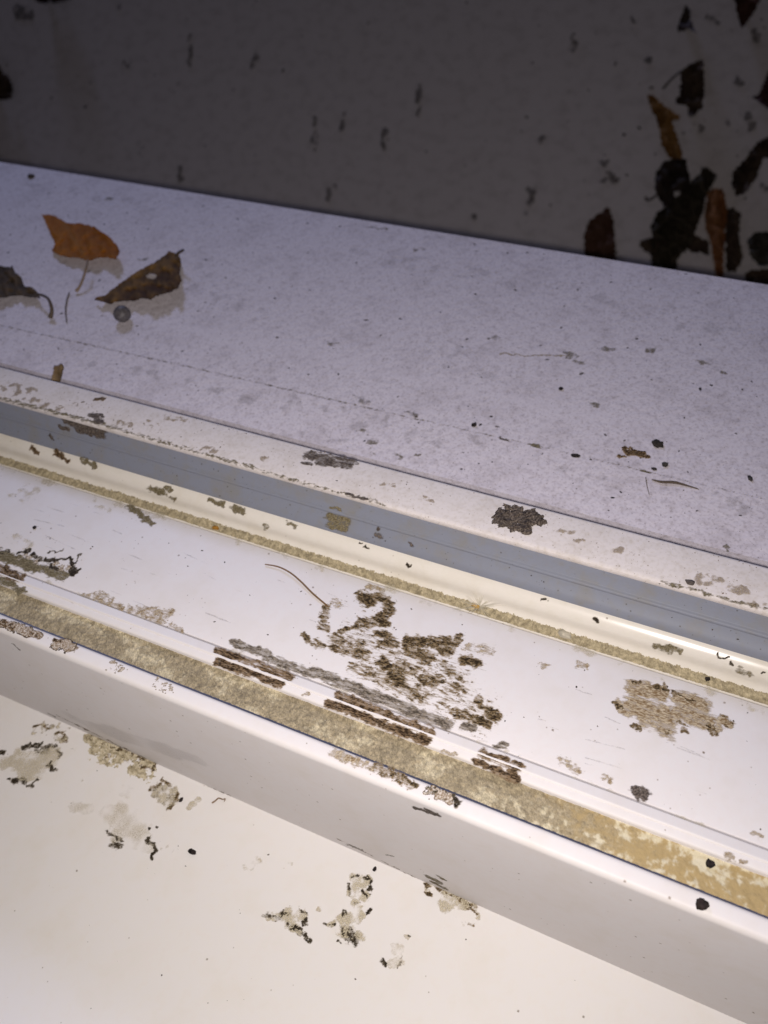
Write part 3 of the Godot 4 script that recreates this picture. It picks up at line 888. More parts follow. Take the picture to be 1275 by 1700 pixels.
	stain(S.frame_thing, [[136, 762, 144, 768, 5, 0.7], [144, 766, 158, 774, 5, 0.95]], S.bead, "olive", {"soft": true, "seed": 63, "amp": 0.5})
	stain(S.frame_thing, [[250, 812, 272, 818, 6, 0.95], [276, 810, 284, 814, 4, 0.95], [280, 826, 290, 830, 4, 0.8], [348, 830, 370, 838, 5, 0.95], [386, 842, 404, 850, 5, 0.9], [478, 868, 490, 874, 4, 0.6], [438, 870, 442, 876, 4, 0.6]], S.bead, "olive", {"soft": true, "seed": 64, "amp": 0.6})
	stain(S.frame_thing, [[1090, 1074, 1116, 1078, 6, 0.9], [1116, 1078, 1130, 1084, 4, 0.9], [1230, 1114, 1246, 1120, 6, 0.7]], S.bead, "olive", {"soft": true, "seed": 65, "amp": 0.7})
	stain(S.frame_thing, [[1192, 1086, 1196, 1090, 2.5, 1.1], [1196, 1091, 1208, 1093, 2, 1.1], [1213, 1101, 1217, 1103, 2.2, 1.1], [1268, 1116, 1272, 1118, 2.2, 1.1], [986, 1028, 992, 1031, 3, 1.1], [900, 996, 906, 998, 3, 1.1], [598, 902, 602, 904, 1.6, 1.1], [606, 908, 612, 911, 1.8, 1.1], [675, 936, 680, 939, 2, 1.1]], S.bead, "black", {"soft": true, "seed": 66, "amp": 0.4})
	# on the gasket
	dirt("dirt_patch", "dark brown dried dirt patch on the grey gasket", "dirt patch", [[108, 696, 140, 706, 9, 1.0], [128, 712, 168, 722, 9, 1.0], [100, 710, 112, 712, 4, 0.9], [140, 704, 172, 712, 8, 0.9]], S.gasket_high, "charcoal", {"soft": true, "seed": 67, "streak": 1.4, "amp": 0.6})
	dirt("dirt_patch", "olive grey square of dirt low on the grey gasket", "dirt patch", [[546, 858, 576, 866, 9, 0.85], [548, 872, 574, 876, 8, 0.8], [548, 842, 562, 846, 4, 0.8]], S.gasket_low, "olive", {"soft": true, "seed": 68, "amp": 0.5})
	stain(S.frame_thing, [[84, 724, 87, 726, 4, 1.1], [626, 878, 628, 880, 4, 1.1], [680, 904, 684, 906, 4.5, 0.9], [624, 888, 634, 892, 4, 0.6]], S.gasket_low, "charcoal", {"soft": true, "seed": 69, "amp": 0.4})
	grit(S.gasket_low, 140, [0, 0, 0, 0, -0.36, 0.08, -0.0022, 0.0022], 6, 0.00024, S.frame_thing)
	# on the outer rail
	dirt("dirt_patch", "raised dark brown crusted blob on the outer rail", "dirt patch", [[838, 858, 884, 862, 19, 1.2], [826, 864, 838, 868, 12, 0.9], [850, 876, 876, 880, 10, 0.9], [884, 866, 906, 866, 7, 0.75], [846, 842, 862, 846, 8, 0.8]], S.outer, "charcoal", {"seed": 71, "grain": 0.0022, "amp": 0.75, "tall": 0.0007})
	dirt("dirt_patch", "scratched grey patch with pale scrapes on the outer rail", "dirt patch", [[512, 756, 540, 760, 11, 0.8], [530, 768, 580, 772, 9, 0.75], [548, 760, 586, 768, 9, 0.7], [504, 768, 514, 770, 5, 0.9]], S.outer, "charcoal", {"soft": true, "seed": 72, "grain": 0.0012, "amp": 0.85, "streak": 1.3, "tall": 0.0001})
	dirt("dirt_patch", "small branching grey scab on the outer rail above the dark gasket patch", "dirt patch", [[150, 688, 160, 690, 5, 0.9], [158, 696, 168, 700, 6, 0.9], [164, 688, 172, 692, 4, 0.8]], S.outer, "charcoal", {"soft": true, "seed": 73, "amp": 0.8})
	stain(S.frame_thing, [[160, 663, 171, 662, 5, 1.1], [136, 667, 140, 667, 2.5, 1.0]], S.outer, "brown", {"soft": true, "seed": 74, "amp": 0.6, "called": "scab"})
	stain(S.frame_thing, [[8, 642, 50, 648, 12, 0.6], [30, 654, 90, 676, 9, 0.6], [100, 680, 124, 672, 8, 0.6], [200, 702, 216, 704, 8, 0.65], [246, 702, 258, 706, 9, 0.65], [276, 692, 300, 696, 9, 0.5], [340, 744, 360, 748, 8, 0.6], [424, 758, 440, 762, 7, 0.55]], S.outer, "tan", {"seed": 75, "film": true, "alpha": 0.75, "amp": 0.9, "grain": 0.0016})
	stain(S.frame_thing, [[632, 802, 654, 806, 6, 0.7], [706, 828, 720, 832, 5, 0.7], [932, 886, 962, 894, 13, 0.55], [1020, 912, 1046, 918, 10, 0.55], [1160, 962, 1190, 966, 14, 0.6], [1190, 964, 1240, 984, 12, 0.6], [1220, 990, 1275, 1010, 9, 0.6]], S.outer, "tan", {"seed": 76, "film": true, "alpha": 0.75, "amp": 0.9, "grain": 0.0018})
	stain(S.frame_thing, [[576, 820, 606, 828, 3.5, 1.0]], S.outer, "charcoal", {"soft": true, "seed": 77, "amp": 0.5})
	stain(S.frame_thing, [[-20, 656, 200, 712, 4, 0.5], [200, 714, 420, 776, 3, 0.42], [420, 778, 640, 838, 2.5, 0.36], [1100, 966, 1290, 1016, 3.5, 0.5]], S.outer, "olive", {"soft": true, "seed": 78, "amp": 1.0, "grain": 0.0009})
	grit(S.outer, 320, [0, 0, 0, 0, -0.40, 0.08, -0.007, 0.006], 7, 0.00030, S.frame_thing, Color(0.12, 0.09, 0.07))

func inside_dirt() -> void:
	var t: Node3D = S.inside_thing
	dirt("mould_patch", "webbed olive mould patch on the interior sill against the foot of the upstand", "mould patch", [[150, 1226, 200, 1248, 14, 0.9], [160, 1246, 190, 1260, 16, 0.75], [200, 1246, 250, 1266, 12, 0.8], [222, 1276, 246, 1284, 14, 0.7], [250, 1264, 256, 1280, 6, 0.8]], S.inside, "pale", {"seed": 81, "web": true, "amp": 0.7, "grain": 0.002, "rim": 0.25, "rims": 0.3, "tall": 0.00012})
	stain(t, [[146, 1222, 170, 1232, 5, 0.85], [176, 1238, 200, 1246, 5, 0.8], [210, 1246, 246, 1262, 5, 0.9], [252, 1262, 256, 1276, 4, 0.95], [232, 1272, 250, 1272, 5, 0.6], [168, 1244, 180, 1254, 6, 0.55], [196, 1254, 208, 1262, 5, 0.55]], S.inside, "mould", {"soft": true, "seed": 82, "amp": 0.9, "grain": 0.0013})
	dirt("stain", "round beige stain with dark lumpy edge standing apart from the webbed mould", "stain", [[262, 1312, 284, 1318, 16, 0.9], [272, 1330, 284, 1332, 12, 0.75]], S.inside, "pale", {"seed": 83, "amp": 0.5, "grain": 0.0022, "film": true, "alpha": 0.8, "web": true})
	stain(t, [[250, 1310, 262, 1304, 5, 0.85], [268, 1296, 282, 1302, 4, 0.75], [292, 1318, 296, 1330, 4, 0.9], [288, 1334, 280, 1342, 3, 0.7]], S.inside, "mould", {"soft": true, "seed": 84, "amp": 0.8})
	dirt("stain", "broad beige stain edged by scattered black clots on the interior sill", "stain", [[30, 1262, 84, 1262, 24, 0.8], [40, 1284, 64, 1286, 18, 0.7], [-10, 1262, 10, 1268, 16, 0.6]], S.inside, "pale", {"seed": 85, "film": true, "alpha": 0.7, "amp": 0.5, "grain": 0.004})
	stain(t, [[36, 1242, 44, 1240, 5, 0.9], [50, 1238, 66, 1236, 5, 1.0], [70, 1242, 92, 1238, 4, 0.75], [82, 1268, 86, 1276, 4, 1.0], [84, 1278, 92, 1278, 4, 1.1], [24, 1296, 40, 1296, 6, 0.8], [46, 1304, 52, 1306, 3, 0.9], [12, 1294, 16, 1295, 3, 1.0], [0, 1248, 6, 1250, 4, 1.0], [52, 1302, 64, 1294, 2, 0.8], [96, 1244, 100, 1256, 4, 0.7], [60, 1246, 80, 1248, 5, 0.5]], S.inside, "black", {"soft": true, "seed": 86, "amp": 0.8, "called": "clot"})
	stain(t, [[58, 1214, 82, 1206, 9, 0.75], [94, 1222, 106, 1226, 9, 0.75], [98, 1206, 114, 1210, 6, 0.5], [118, 1246, 124, 1250, 5, 0.7]], S.inside, "pale", {"seed": 87, "web": true, "amp": 0.6, "grain": 0.0018, "film": true, "alpha": 0.9})
	stain(t, [[58, 1206, 70, 1202, 3, 0.7], [72, 1202, 82, 1210, 3, 0.7], [92, 1218, 106, 1216, 3, 0.7], [106, 1220, 108, 1232, 3, 0.7]], S.inside, "mould", {"soft": true, "seed": 88, "amp": 0.9})
	dirt("stain", "large faint beige water stain with one black ragged edge on the interior sill", "stain", [[180, 1352, 240, 1360, 26, 0.7], [200, 1384, 240, 1392, 20, 0.75], [226, 1400, 246, 1410, 14, 0.75], [120, 1340, 150, 1344, 12, 0.45], [200, 1310, 230, 1318, 14, 0.5]], S.inside, "pale", {"seed": 89, "film": true, "alpha": 0.42, "amp": 0.45, "grain": 0.005})
	stain(t, [[244, 1394, 254, 1402, 4, 1.0], [254, 1402, 258, 1412, 4.5, 1.05], [254, 1416, 253, 1422, 3.5, 1.0], [176, 1382, 204, 1397, 2, 0.8], [188, 1400, 198, 1404, 6, 0.5], [260, 1370, 262, 1371, 2, 1.1], [246, 1376, 249, 1377, 2, 1.0]], S.inside, "black", {"soft": true, "seed": 90, "amp": 0.7, "called": "clot"})
	stain(t, [[318, 1338, 326, 1330, 9, 0.8], [306, 1362, 314, 1360, 9, 0.5], [132, 1292, 134, 1294, 5, 0.6], [272, 1410, 282, 1412, 8, 0.45], [412, 1436, 428, 1428, 12, 0.55], [478, 1432, 482, 1433, 5, 0.4], [528, 1509, 530, 1510, 5, 0.8]], S.inside, "pale", {"seed": 91, "film": true, "alpha": 0.75, "amp": 0.5, "grain": 0.002})
	dirt("stain", "three cornered grey stain with a pointed tail on the interior sill", "stain", [[446, 1520, 470, 1524, 8, 0.7], [474, 1520, 500, 1520, 14, 0.8], [478, 1534, 502, 1544, 10, 0.65], [500, 1550, 510, 1560, 5, 0.7], [488, 1508, 504, 1510, 8, 0.7]], S.inside, "pale", {"seed": 92, "film": true, "alpha": 0.8, "amp": 0.5, "grain": 0.0018})
	stain(t, [[466, 1518, 478, 1516, 5, 0.75], [488, 1540, 498, 1542, 5, 1.0], [504, 1528, 507, 1534, 3.5, 1.0], [500, 1514, 508, 1518, 3, 0.75], [504, 1552, 514, 1562, 3, 0.9], [440, 1518, 462, 1526, 3, 0.5], [476, 1534, 500, 1552, 3, 0.5]], S.inside, "black", {"soft": true, "seed": 93, "amp": 0.9, "called": "clot"})
	dirt("stain", "tall crooked beige stain with black speckled clumps on the interior sill", "stain", [[588, 1462, 608, 1462, 13, 0.8], [586, 1480, 604, 1486, 12, 0.7], [590, 1500, 594, 1512, 10, 0.75], [570, 1526, 596, 1522, 15, 0.8], [566, 1544, 590, 1552, 14, 0.75], [596, 1552, 602, 1554, 11, 0.6], [546, 1536, 556, 1534, 6, 0.6]], S.inside, "pale", {"seed": 94, "film": true, "alpha": 0.85, "amp": 0.5, "grain": 0.002})
	stain(t, [[584, 1454, 594, 1456, 3, 0.7], [608, 1458, 616, 1462, 4, 1.0], [614, 1470, 616, 1476, 3, 1.0], [602, 1480, 608, 1488, 3.5, 1.05], [608, 1486, 616, 1482, 2.5, 1.0], [590, 1500, 596, 1500, 3, 0.8], [568, 1516, 576, 1518, 4, 0.8], [538, 1536, 542, 1537, 3.5, 1.0], [548, 1536, 556, 1534, 3, 0.7], [574, 1546, 588, 1558, 10, 0.72], [582, 1552, 588, 1560, 5, 0.8], [608, 1516, 617, 1512, 3.2, 1.0], [563, 1564, 564, 1565, 2.5, 1.0], [578, 1466, 580, 1484, 3, 0.55]], S.inside, "black", {"soft": true, "seed": 95, "amp": 0.9, "called": "clot"})
	dirt("stain", "faint pale stain like two joined drops on the interior sill", "stain", [[656, 1572, 664, 1580, 12, 0.8], [648, 1600, 662, 1598, 11, 0.75], [677, 1556, 679, 1558, 6, 0.95]], S.inside, "pale", {"seed": 96, "film": true, "alpha": 0.55, "amp": 0.35, "grain": 0.003})
	stain(t, [[635, 1596, 641, 1601, 3, 1.0], [680, 1552, 682, 1553, 2.5, 1.0], [662, 1604, 664, 1600, 2, 0.7], [666, 1590, 668, 1588, 2, 0.6]], S.inside, "black", {"soft": true, "seed": 97, "amp": 0.7, "called": "clot"})
	dirt("stain", "yellowish flaky stain at the foot of the upstand below the olive smudge", "stain", [[716, 1474, 748, 1484, 11, 0.75], [742, 1496, 776, 1502, 18, 0.75], [776, 1504, 788, 1516, 12, 0.75], [758, 1520, 768, 1532, 9, 0.5]], S.inside, "pale", {"seed": 98, "film": true, "alpha": 0.85, "amp": 0.7, "grain": 0.0025})
	stain(t, [[706, 1466, 712, 1470, 4, 1.0], [708, 1480, 714, 1486, 3, 0.9], [722, 1472, 740, 1482, 3, 0.6], [778, 1508, 782, 1510, 3.5, 1.1], [760, 1492, 790, 1506, 4, 0.6], [786, 1512, 790, 1516, 3, 0.8], [780, 1532, 784, 1534, 3, 0.6], [748, 1484, 760, 1490, 3, 0.6]], S.inside, "mould", {"soft": true, "seed": 99, "amp": 0.9, "called": "clot"})
	grit(S.inside, 240, [0, 0, 0, 0, -0.32, 0.08, -0.066, 0.05], 8, 0.00030, t, Color(0.06, 0.05, 0.04))

func outside_dirt() -> void:
	var t: Node3D = S.sill_thing
	stain(t, [[944, 588, 952, 590, 11, 0.85], [956, 600, 966, 602, 6, 0.7], [1006, 581, 1016, 581, 9, 0.9], [1074, 582, 1084, 582, 6, 0.85], [1164, 600, 1178, 602, 8, 0.85], [1200, 618, 1202, 619, 4, 0.9], [820, 560, 828, 562, 6, 0.7], [980, 672, 992, 674, 6, 0.8], [604, 376, 650, 381, 3, 0.8], [180, 330, 186, 331, 5, 0.9], [546, 570, 556, 572, 8, 0.6], [234, 430, 242, 430, 6, 0.7], [690, 415, 700, 416, 8, 0.6]], S.sill, "olive", {"seed": 101, "film": true, "alpha": 0.75, "amp": 0.6, "grain": 0.002, "cell": 0.0003})
	stain(t, [[830, 588, 938, 592, 1.6, 0.75]], S.sill, "tan", {"soft": true, "seed": 102, "amp": 0.5, "cell": 0.0003})
	dirt("dirt_patch", "ragged dark brown flake stuck on the exterior sill among crumbs", "dirt patch", [[1042, 752, 1066, 754, 8, 0.95], [1038, 744, 1050, 748, 6, 0.85], [1062, 750, 1074, 758, 5, 0.7], [1026, 758, 1036, 758, 5, 0.95]], S.sill, "brown", {"seed": 103, "amp": 0.7, "tall": 0.0006})
	stain(t, [[810, 732, 830, 736, 4, 0.8], [832, 728, 852, 742, 4, 0.9]], S.sill, "charcoal", {"soft": true, "seed": 104, "amp": 0.7, "streak": 1.4})
	stain(t, [[888, 740, 890, 741, 7, 0.9], [1068, 784, 1074, 786, 8, 0.9]], S.sill, "olive", {"soft": true, "seed": 105, "amp": 0.4, "cell": 0.0003})
	stain(t, [[600, 716, 606, 718, 9, 0.6], [614, 734, 622, 734, 7, 0.8], [614, 744, 622, 758, 3, 0.6], [656, 754, 664, 760, 6, 0.7], [690, 754, 696, 755, 4, 0.8], [1204, 908, 1208, 910, 6, 0.9], [590, 660, 610, 668, 10, 0.5], [676, 686, 690, 690, 7, 0.6]], S.strip, "olive", {"seed": 106, "film": true, "alpha": 0.8, "amp": 0.7, "grain": 0.002})
	stain(t, [[480, 668, 720, 728, 22, 0.42], [120, 590, 420, 664, 14, 0.36], [760, 730, 1000, 790, 18, 0.36], [1000, 780, 1280, 850, 14, 0.34], [500, 716, 640, 756, 12, 0.4]], S.strip, "smudge", {"film": true, "alpha": 0.22, "seed": 108, "amp": 0.9, "grain": 0.004, "cell": 0.0004})
	stain(t, [[20, 300, 300, 350, 16, 0.36], [300, 440, 420, 520, 26, 0.34], [600, 420, 900, 480, 22, 0.34], [960, 480, 1240, 560, 30, 0.34], [700, 560, 820, 640, 30, 0.32]], S.sill, "smudge", {"film": true, "alpha": 0.16, "seed": 109, "amp": 0.9, "grain": 0.005, "cell": 0.0006})
	grit(S.sill, 520, [0, 0, 0, 0, -0.46, 0.04, -0.122, 0.0], 9, 0.0007, t, Color(0.07, 0.06, 0.06))
	grit(S.strip, 130, [0, 0, 0, 0, -0.38, 0.05, -0.013, 0.008], 10, 0.00050, t, Color(0.07, 0.06, 0.06))
	stain(t, [[-10, 538, 300, 606, 2.2, 0.55], [300, 606, 640, 684, 2.2, 0.6], [640, 684, 900, 742, 1.8, 0.55], [900, 742, 1290, 834, 1.8, 0.5]], S.sill, "grey", {"soft": true, "halo": 0.3, "seed": 107, "thr": 0.70, "amp": 0.7, "bend": 1.0, "cell": 0.0003, "called": "seam_shade"})  # shade of the seam between strip and plate, painted as a thin grey line
	# marks on the sloping ground beyond
	var marks := [[523, 196, 521, 236, 5], [571, 190, 567, 216, 5], [232, 234, 235, 258, 5], [296, 276, 301, 300, 5], [316, 62, 316, 104, 6], [696, 146, 694, 188, 6], [206, 106, 216, 108, 7], [428, 94, 418, 110, 6], [198, 8, 197, 12, 6], [885, 312, 874, 350, 7], [786, 356, 788, 358, 6], [898, 230, 902, 232, 6], [992, 264, 1008, 272, 7], [1010, 290, 1026, 294, 7], [1000, 300, 1022, 302, 6], [1050, 30, 1052, 36, 4], [1180, 30, 1188, 34, 8], [1254, 52, 1260, 64, 7], [1222, 134, 1226, 136, 7], [1206, 206, 1208, 204, 6], [1240, 188, 1250, 210, 7], [1160, 205, 1168, 220, 6], [640, 214, 636, 250, 5], [954, 58, 952, 80, 4], [552, 310, 546, 328, 6], [30, 20, 50, 26, 14], [1074, 100, 1076, 104, 5], [1136, 220, 1138, 222, 5], [1266, 310, 1280, 330, 10]]
	var k := 0
	for m in marks:
		k += 1
		dirt("dirt_mark", "small dark smear on the dim sloping ground beyond the sill", "dirt mark", [[m[0], m[1], m[2], m[3], m[4], 0.85]], S.ground, "charcoal", {"film": true, "alpha": 0.7, "seed": 110 + k, "amp": 0.75, "cell": 0.0009, "grain": 0.005, "tall": 0.0006}, "dark smears on the sloping ground")
	grit(S.ground, 300, [0, 0, 0, 0, -0.6, 0.45, -0.4, 0.1], 12, 0.0018, put_holder("ground_litter", "fine dark crumbs of litter strewn over the dim sloping ground"), Color(0.06, 0.05, 0.045))

func put_holder(called: String, label: String) -> Node3D:
	var o := root(called, S.ground[1], label, "litter")
	o.set_meta("kind", "stuff")
	return o

# ---------------------------------------------------------------- leaves
func leaves() -> void:
	var s: Array = S.sill
	var orange := [Color(0.29, 0.095, 0.014), Color(0.40, 0.145, 0.020), Color(0.31, 0.14, 0.035)]
	var ochre := [Color(0.075, 0.042, 0.024), Color(0.26, 0.145, 0.050), Color(0.14, 0.085, 0.04)]
	var dark := [Color(0.050, 0.034, 0.026), Color(0.095, 0.066, 0.045), Color(0.070, 0.05, 0.036)]
	var g := "leaves on the exterior sill"
	leaf("bright orange dry leaf with a pointed lobe on the exterior sill", g, [[69, 355], [91, 358], [111, 370], [135, 371], [158, 377], [182, 394], [194, 408], [198, 418], [192, 430], [178, 427], [162, 427], [148, 432], [132, 428], [112, 426], [98, 423], [86, 416], [92, 404], [81, 381]], s, [146, 434, 104, 366], {"base": 0.0042, "along": -0.0040, "cup": 0.0008, "rough": 0.0016, "shift": 0.8, "step": 2.5}, orange, 3, [[[146, 432], [143, 446], [138, 462], [132, 476], [126, 484]], [1.6, 1.8, 2.0, 2.2, 3.0], [0.006, 0.006, 0.004, 0.0022, 0.001], mat.pale_stalk], [], "dry_leaf", mat.glowing_leaf)
	leaf("curled brown and ochre leaf with a small hole on the exterior sill", g, [[157, 497], [162, 493], [175, 490], [202, 468], [229, 450], [256, 436], [277, 421], [280, 416], [297, 423], [300, 431], [298, 455], [302, 465], [297, 477], [280, 485], [260, 490], [250, 497], [236, 494], [223, 499], [202, 499], [182, 504], [169, 500]], s, [296, 424, 160, 498], {"base": 0.0022, "tilt": 0.0022, "cup": 0.0012, "arch": 0.003, "rough": 0.002, "shift": -1.4, "step": 2.5}, ochre, 5, [[[292, 424], [298, 419], [305, 415]], [2.6, 2.2, 2.0], [0.005, 0.007, 0.009]], [251, 458, 9, 5, 0.5])
	leaf("dark brown folded leaf with a thick bent stalk on the exterior sill", g, [[-70, 450], [-30, 440], [0, 441], [17, 444], [20, 440], [25, 452], [35, 460], [40, 475], [54, 477], [62, 485], [67, 494], [51, 493], [30, 490], [0, 494], [-50, 500], [-80, 480]], s, [66, 490, -80, 470], {"base": 0.0024, "tilt": 0.0020, "cup": 0.001, "rough": 0.002, "shift": 0.7, "step": 2.5}, [Color(0.060, 0.045, 0.032), Color(0.13, 0.090, 0.055), Color(0.10, 0.07, 0.05)], 7, [[[62, 488], [72, 491], [80, 496], [85, 507], [86, 518], [83, 528]], [2.0, 2.2, 2.4, 2.8, 3.2, 4.2], [0.004, 0.005, 0.006, 0.005, 0.003, 0.001]])
	leaf("small brown leaf scrap lying behind the outer rail on the exterior sill", "", [[84, 636], [88, 618], [91, 608], [102, 604], [105, 609], [102, 624], [98, 636]], S.strip, [90, 632, 98, 606], {"base": 0.002, "along": 0.003, "rough": 0.001, "step": 2.0}, [Color(0.17, 0.115, 0.06), Color(0.25, 0.175, 0.10), Color(0.2, 0.14, 0.08)], 9, [], [], "leaf_scrap")
	# on the sloping ground
	s = S.ground
	g = "leaves on the sloping ground"
	var rise := {"base": 0.004, "cup": 0.012, "arch": 0.02, "rough": 0.010, "step": 3.0}
	leaf("dark torn leaf with a long stalk, lying above the ochre leaf on the slope", g, [[1130, 117], [1150, 105], [1163, 99], [1167, 100], [1170, 142], [1166, 179], [1148, 195], [1142, 192], [1144, 179], [1133, 173], [1122, 171], [1122, 166], [1129, 154], [1130, 134]], s, [1132, 116, 1152, 190], rise, dark, 21, [[[1131, 118], [1116, 130], [1100, 148]], [1.8, 1.8, 2.4], [0.008, 0.008, 0.003]])
	leaf("narrow ochre leaf with a side barb pointing down to the dark pile", g, [[1075, 155], [1088, 162], [1101, 176], [1118, 185], [1129, 194], [1126, 200], [1116, 201], [1121, 218], [1130, 243], [1134, 255], [1133, 268], [1118, 265], [1106, 253], [1097, 238], [1096, 221], [1088, 191], [1079, 174]], s, [1076, 156, 1126, 264], {"base": 0.006, "cup": 0.008, "rough": 0.008}, [Color(0.17, 0.085, 0.026), Color(0.30, 0.16, 0.055), Color(0.2, 0.11, 0.04)], 23)
	leaf("black ragged leaf crowning the pile at the slope's foot", g, [[1091, 283], [1101, 269], [1118, 264], [1138, 264], [1145, 295], [1148, 318], [1130, 330], [1120, 340], [1103, 344], [1093, 327], [1086, 312]], s, [1140, 330, 1112, 268], {"base": 0.010, "cup": 0.010, "rough": 0.010}, [Color(0.026, 0.018, 0.015), Color(0.050, 0.036, 0.028), Color(0.04, 0.03, 0.022)], 25, [[[1092, 322], [1082, 330], [1074, 332], [1072, 326]], [2.0, 2.2, 2.4, 2.0], [0.008, 0.006, 0.004, 0.004]], [1124, 322, 5, 5])
	leaf("broad dark olive leaf slanting through the middle of the pile", g, [[1165, 276], [1178, 282], [1190, 290], [1182, 310], [1172, 327], [1165, 357], [1153, 386], [1146, 408], [1125, 430], [1122, 452], [1100, 458], [1083, 446], [1080, 420], [1083, 394], [1080, 374], [1091, 352], [1103, 344], [1130, 322], [1150, 298], [1163, 287]], s, [1184, 290, 1092, 440], {"base": 0.005, "cup": 0.010, "rough": 0.012}, [Color(0.036, 0.028, 0.020), Color(0.075, 0.060, 0.040), Color(0.06, 0.05, 0.032)], 27)
	leaf("small black leaf tatter sticking out beside the broad olive leaf", g, [[1061, 408], [1064, 399], [1083, 394], [1096, 400], [1090, 416], [1076, 421]], s, [1094, 402, 1062, 406], {"base": 0.008, "rough": 0.006}, dark, 28, [], [], "leaf_scrap")
	leaf("dark leaf tatter between the broad olive and the folded orange leaf", g, [[1150, 388], [1168, 398], [1178, 400], [1176, 424], [1160, 418], [1148, 420], [1140, 410]], s, [1142, 404, 1176, 410], {"base": 0.006, "rough": 0.006}, dark, 29, [], [], "leaf_scrap")
	leaf("folded orange brown leaf standing upright in the leaf pile", g, [[1175, 318], [1182, 313], [1200, 313], [1204, 327], [1207, 347], [1205, 376], [1202, 413], [1201, 462], [1189, 462], [1183, 426], [1180, 401], [1172, 382], [1170, 356]], s, [1194, 460, 1190, 314], {"base": 0.012, "cup": -0.010, "rough": 0.006, "step": 2.5}, [Color(0.20, 0.075, 0.025), Color(0.34, 0.16, 0.07), Color(0.12, 0.05, 0.02)], 31)
	leaf("dark brown smooth leaf with a pointed tip at the sill's outer edge", g, [[970, 426], [970, 389], [977, 369], [987, 359], [1001, 352], [1007, 342], [1013, 349], [1018, 364], [1022, 401], [1021, 440], [1000, 460], [976, 452]], s, [998, 460, 1007, 344], {"base": 0.004, "cup": 0.006, "rough": 0.004}, [Color(0.070, 0.034, 0.022), Color(0.105, 0.055, 0.036), Color(0.085, 0.045, 0.03)], 33)
	leaf("long dark crumpled leaf lying uphill of the small dark litter", g, [[1214, 302], [1219, 283], [1239, 263], [1256, 238], [1275, 226], [1300, 222], [1300, 262], [1268, 262], [1256, 295], [1237, 322], [1222, 325]], s, [1300, 236, 1220, 312], rise, dark, 35)
	leaf("reddish brown leaf corner beside the long crumpled leaf", g, [[1249, 161], [1259, 157], [1271, 129], [1279, 112], [1320, 120], [1330, 190], [1275, 180], [1263, 171]], s, [1326, 150, 1250, 161], rise, [Color(0.060, 0.030, 0.026), Color(0.095, 0.052, 0.045), Color(0.08, 0.04, 0.035)], 37)
	leaf("reddish pointed leaf tip hanging highest on the slope", g, [[1217, -8], [1240, -50], [1275, -40], [1264, -4], [1246, 28], [1232, 48], [1225, 26]], s, [1250, -46, 1232, 46], rise, [Color(0.075, 0.036, 0.026), Color(0.12, 0.06, 0.045), Color(0.1, 0.05, 0.035)], 39)
	leaf("small grey brown twisted leaf below the reddish tip", g, [[1137, 8], [1146, 18], [1145, 34], [1150, 44], [1157, 55], [1147, 49], [1138, 50], [1127, 54], [1124, 45], [1132, 26]], s, [1136, 10, 1140, 52], rise, [Color(0.065, 0.05, 0.045), Color(0.12, 0.095, 0.088), Color(0.08, 0.06, 0.05)], 41)
	leaf("round dark leaf alone on the bare side of the slope", g, [[-40, 112], [0, 108], [4, 118], [14, 126], [21, 146], [20, 163], [0, 166], [-40, 160]], s, [-40, 138, 20, 146], rise, dark, 43)
	leaf("dark leaf sliver high on the bare side of the slope", g, [[56, -20], [116, -26], [118, -2], [100, 3], [68, 6], [60, 2]], s, [56, -8, 118, -8], rise, dark, 45)
	leaf("dark leaf pressed against the folded orange leaf", g, [[1206, 348], [1218, 344], [1229, 354], [1228, 400], [1234, 426], [1222, 452], [1206, 452], [1204, 400]], s, [1216, 348, 1216, 450], {"base": 0.005, "rough": 0.008}, dark, 47)
	leaf("crumpled grey green leaf at the sill's edge past the dark pressed leaf", g, [[1240, 400], [1252, 386], [1270, 384], [1300, 396], [1300, 440], [1262, 442], [1246, 424]], s, [1300, 420, 1242, 404], rise, [Color(0.050, 0.045, 0.036), Color(0.095, 0.085, 0.066), Color(0.07, 0.06, 0.05)], 49)
	leaf("brown leaf half hidden below the sill's outer edge past the pile", g, [[1236, 452], [1256, 448], [1300, 444], [1310, 500], [1240, 490]], s, [1310, 470, 1238, 460], {"base": 0.005, "rough": 0.008}, [Color(0.07, 0.045, 0.03), Color(0.12, 0.08, 0.05), Color(0.09, 0.06, 0.04)], 51)

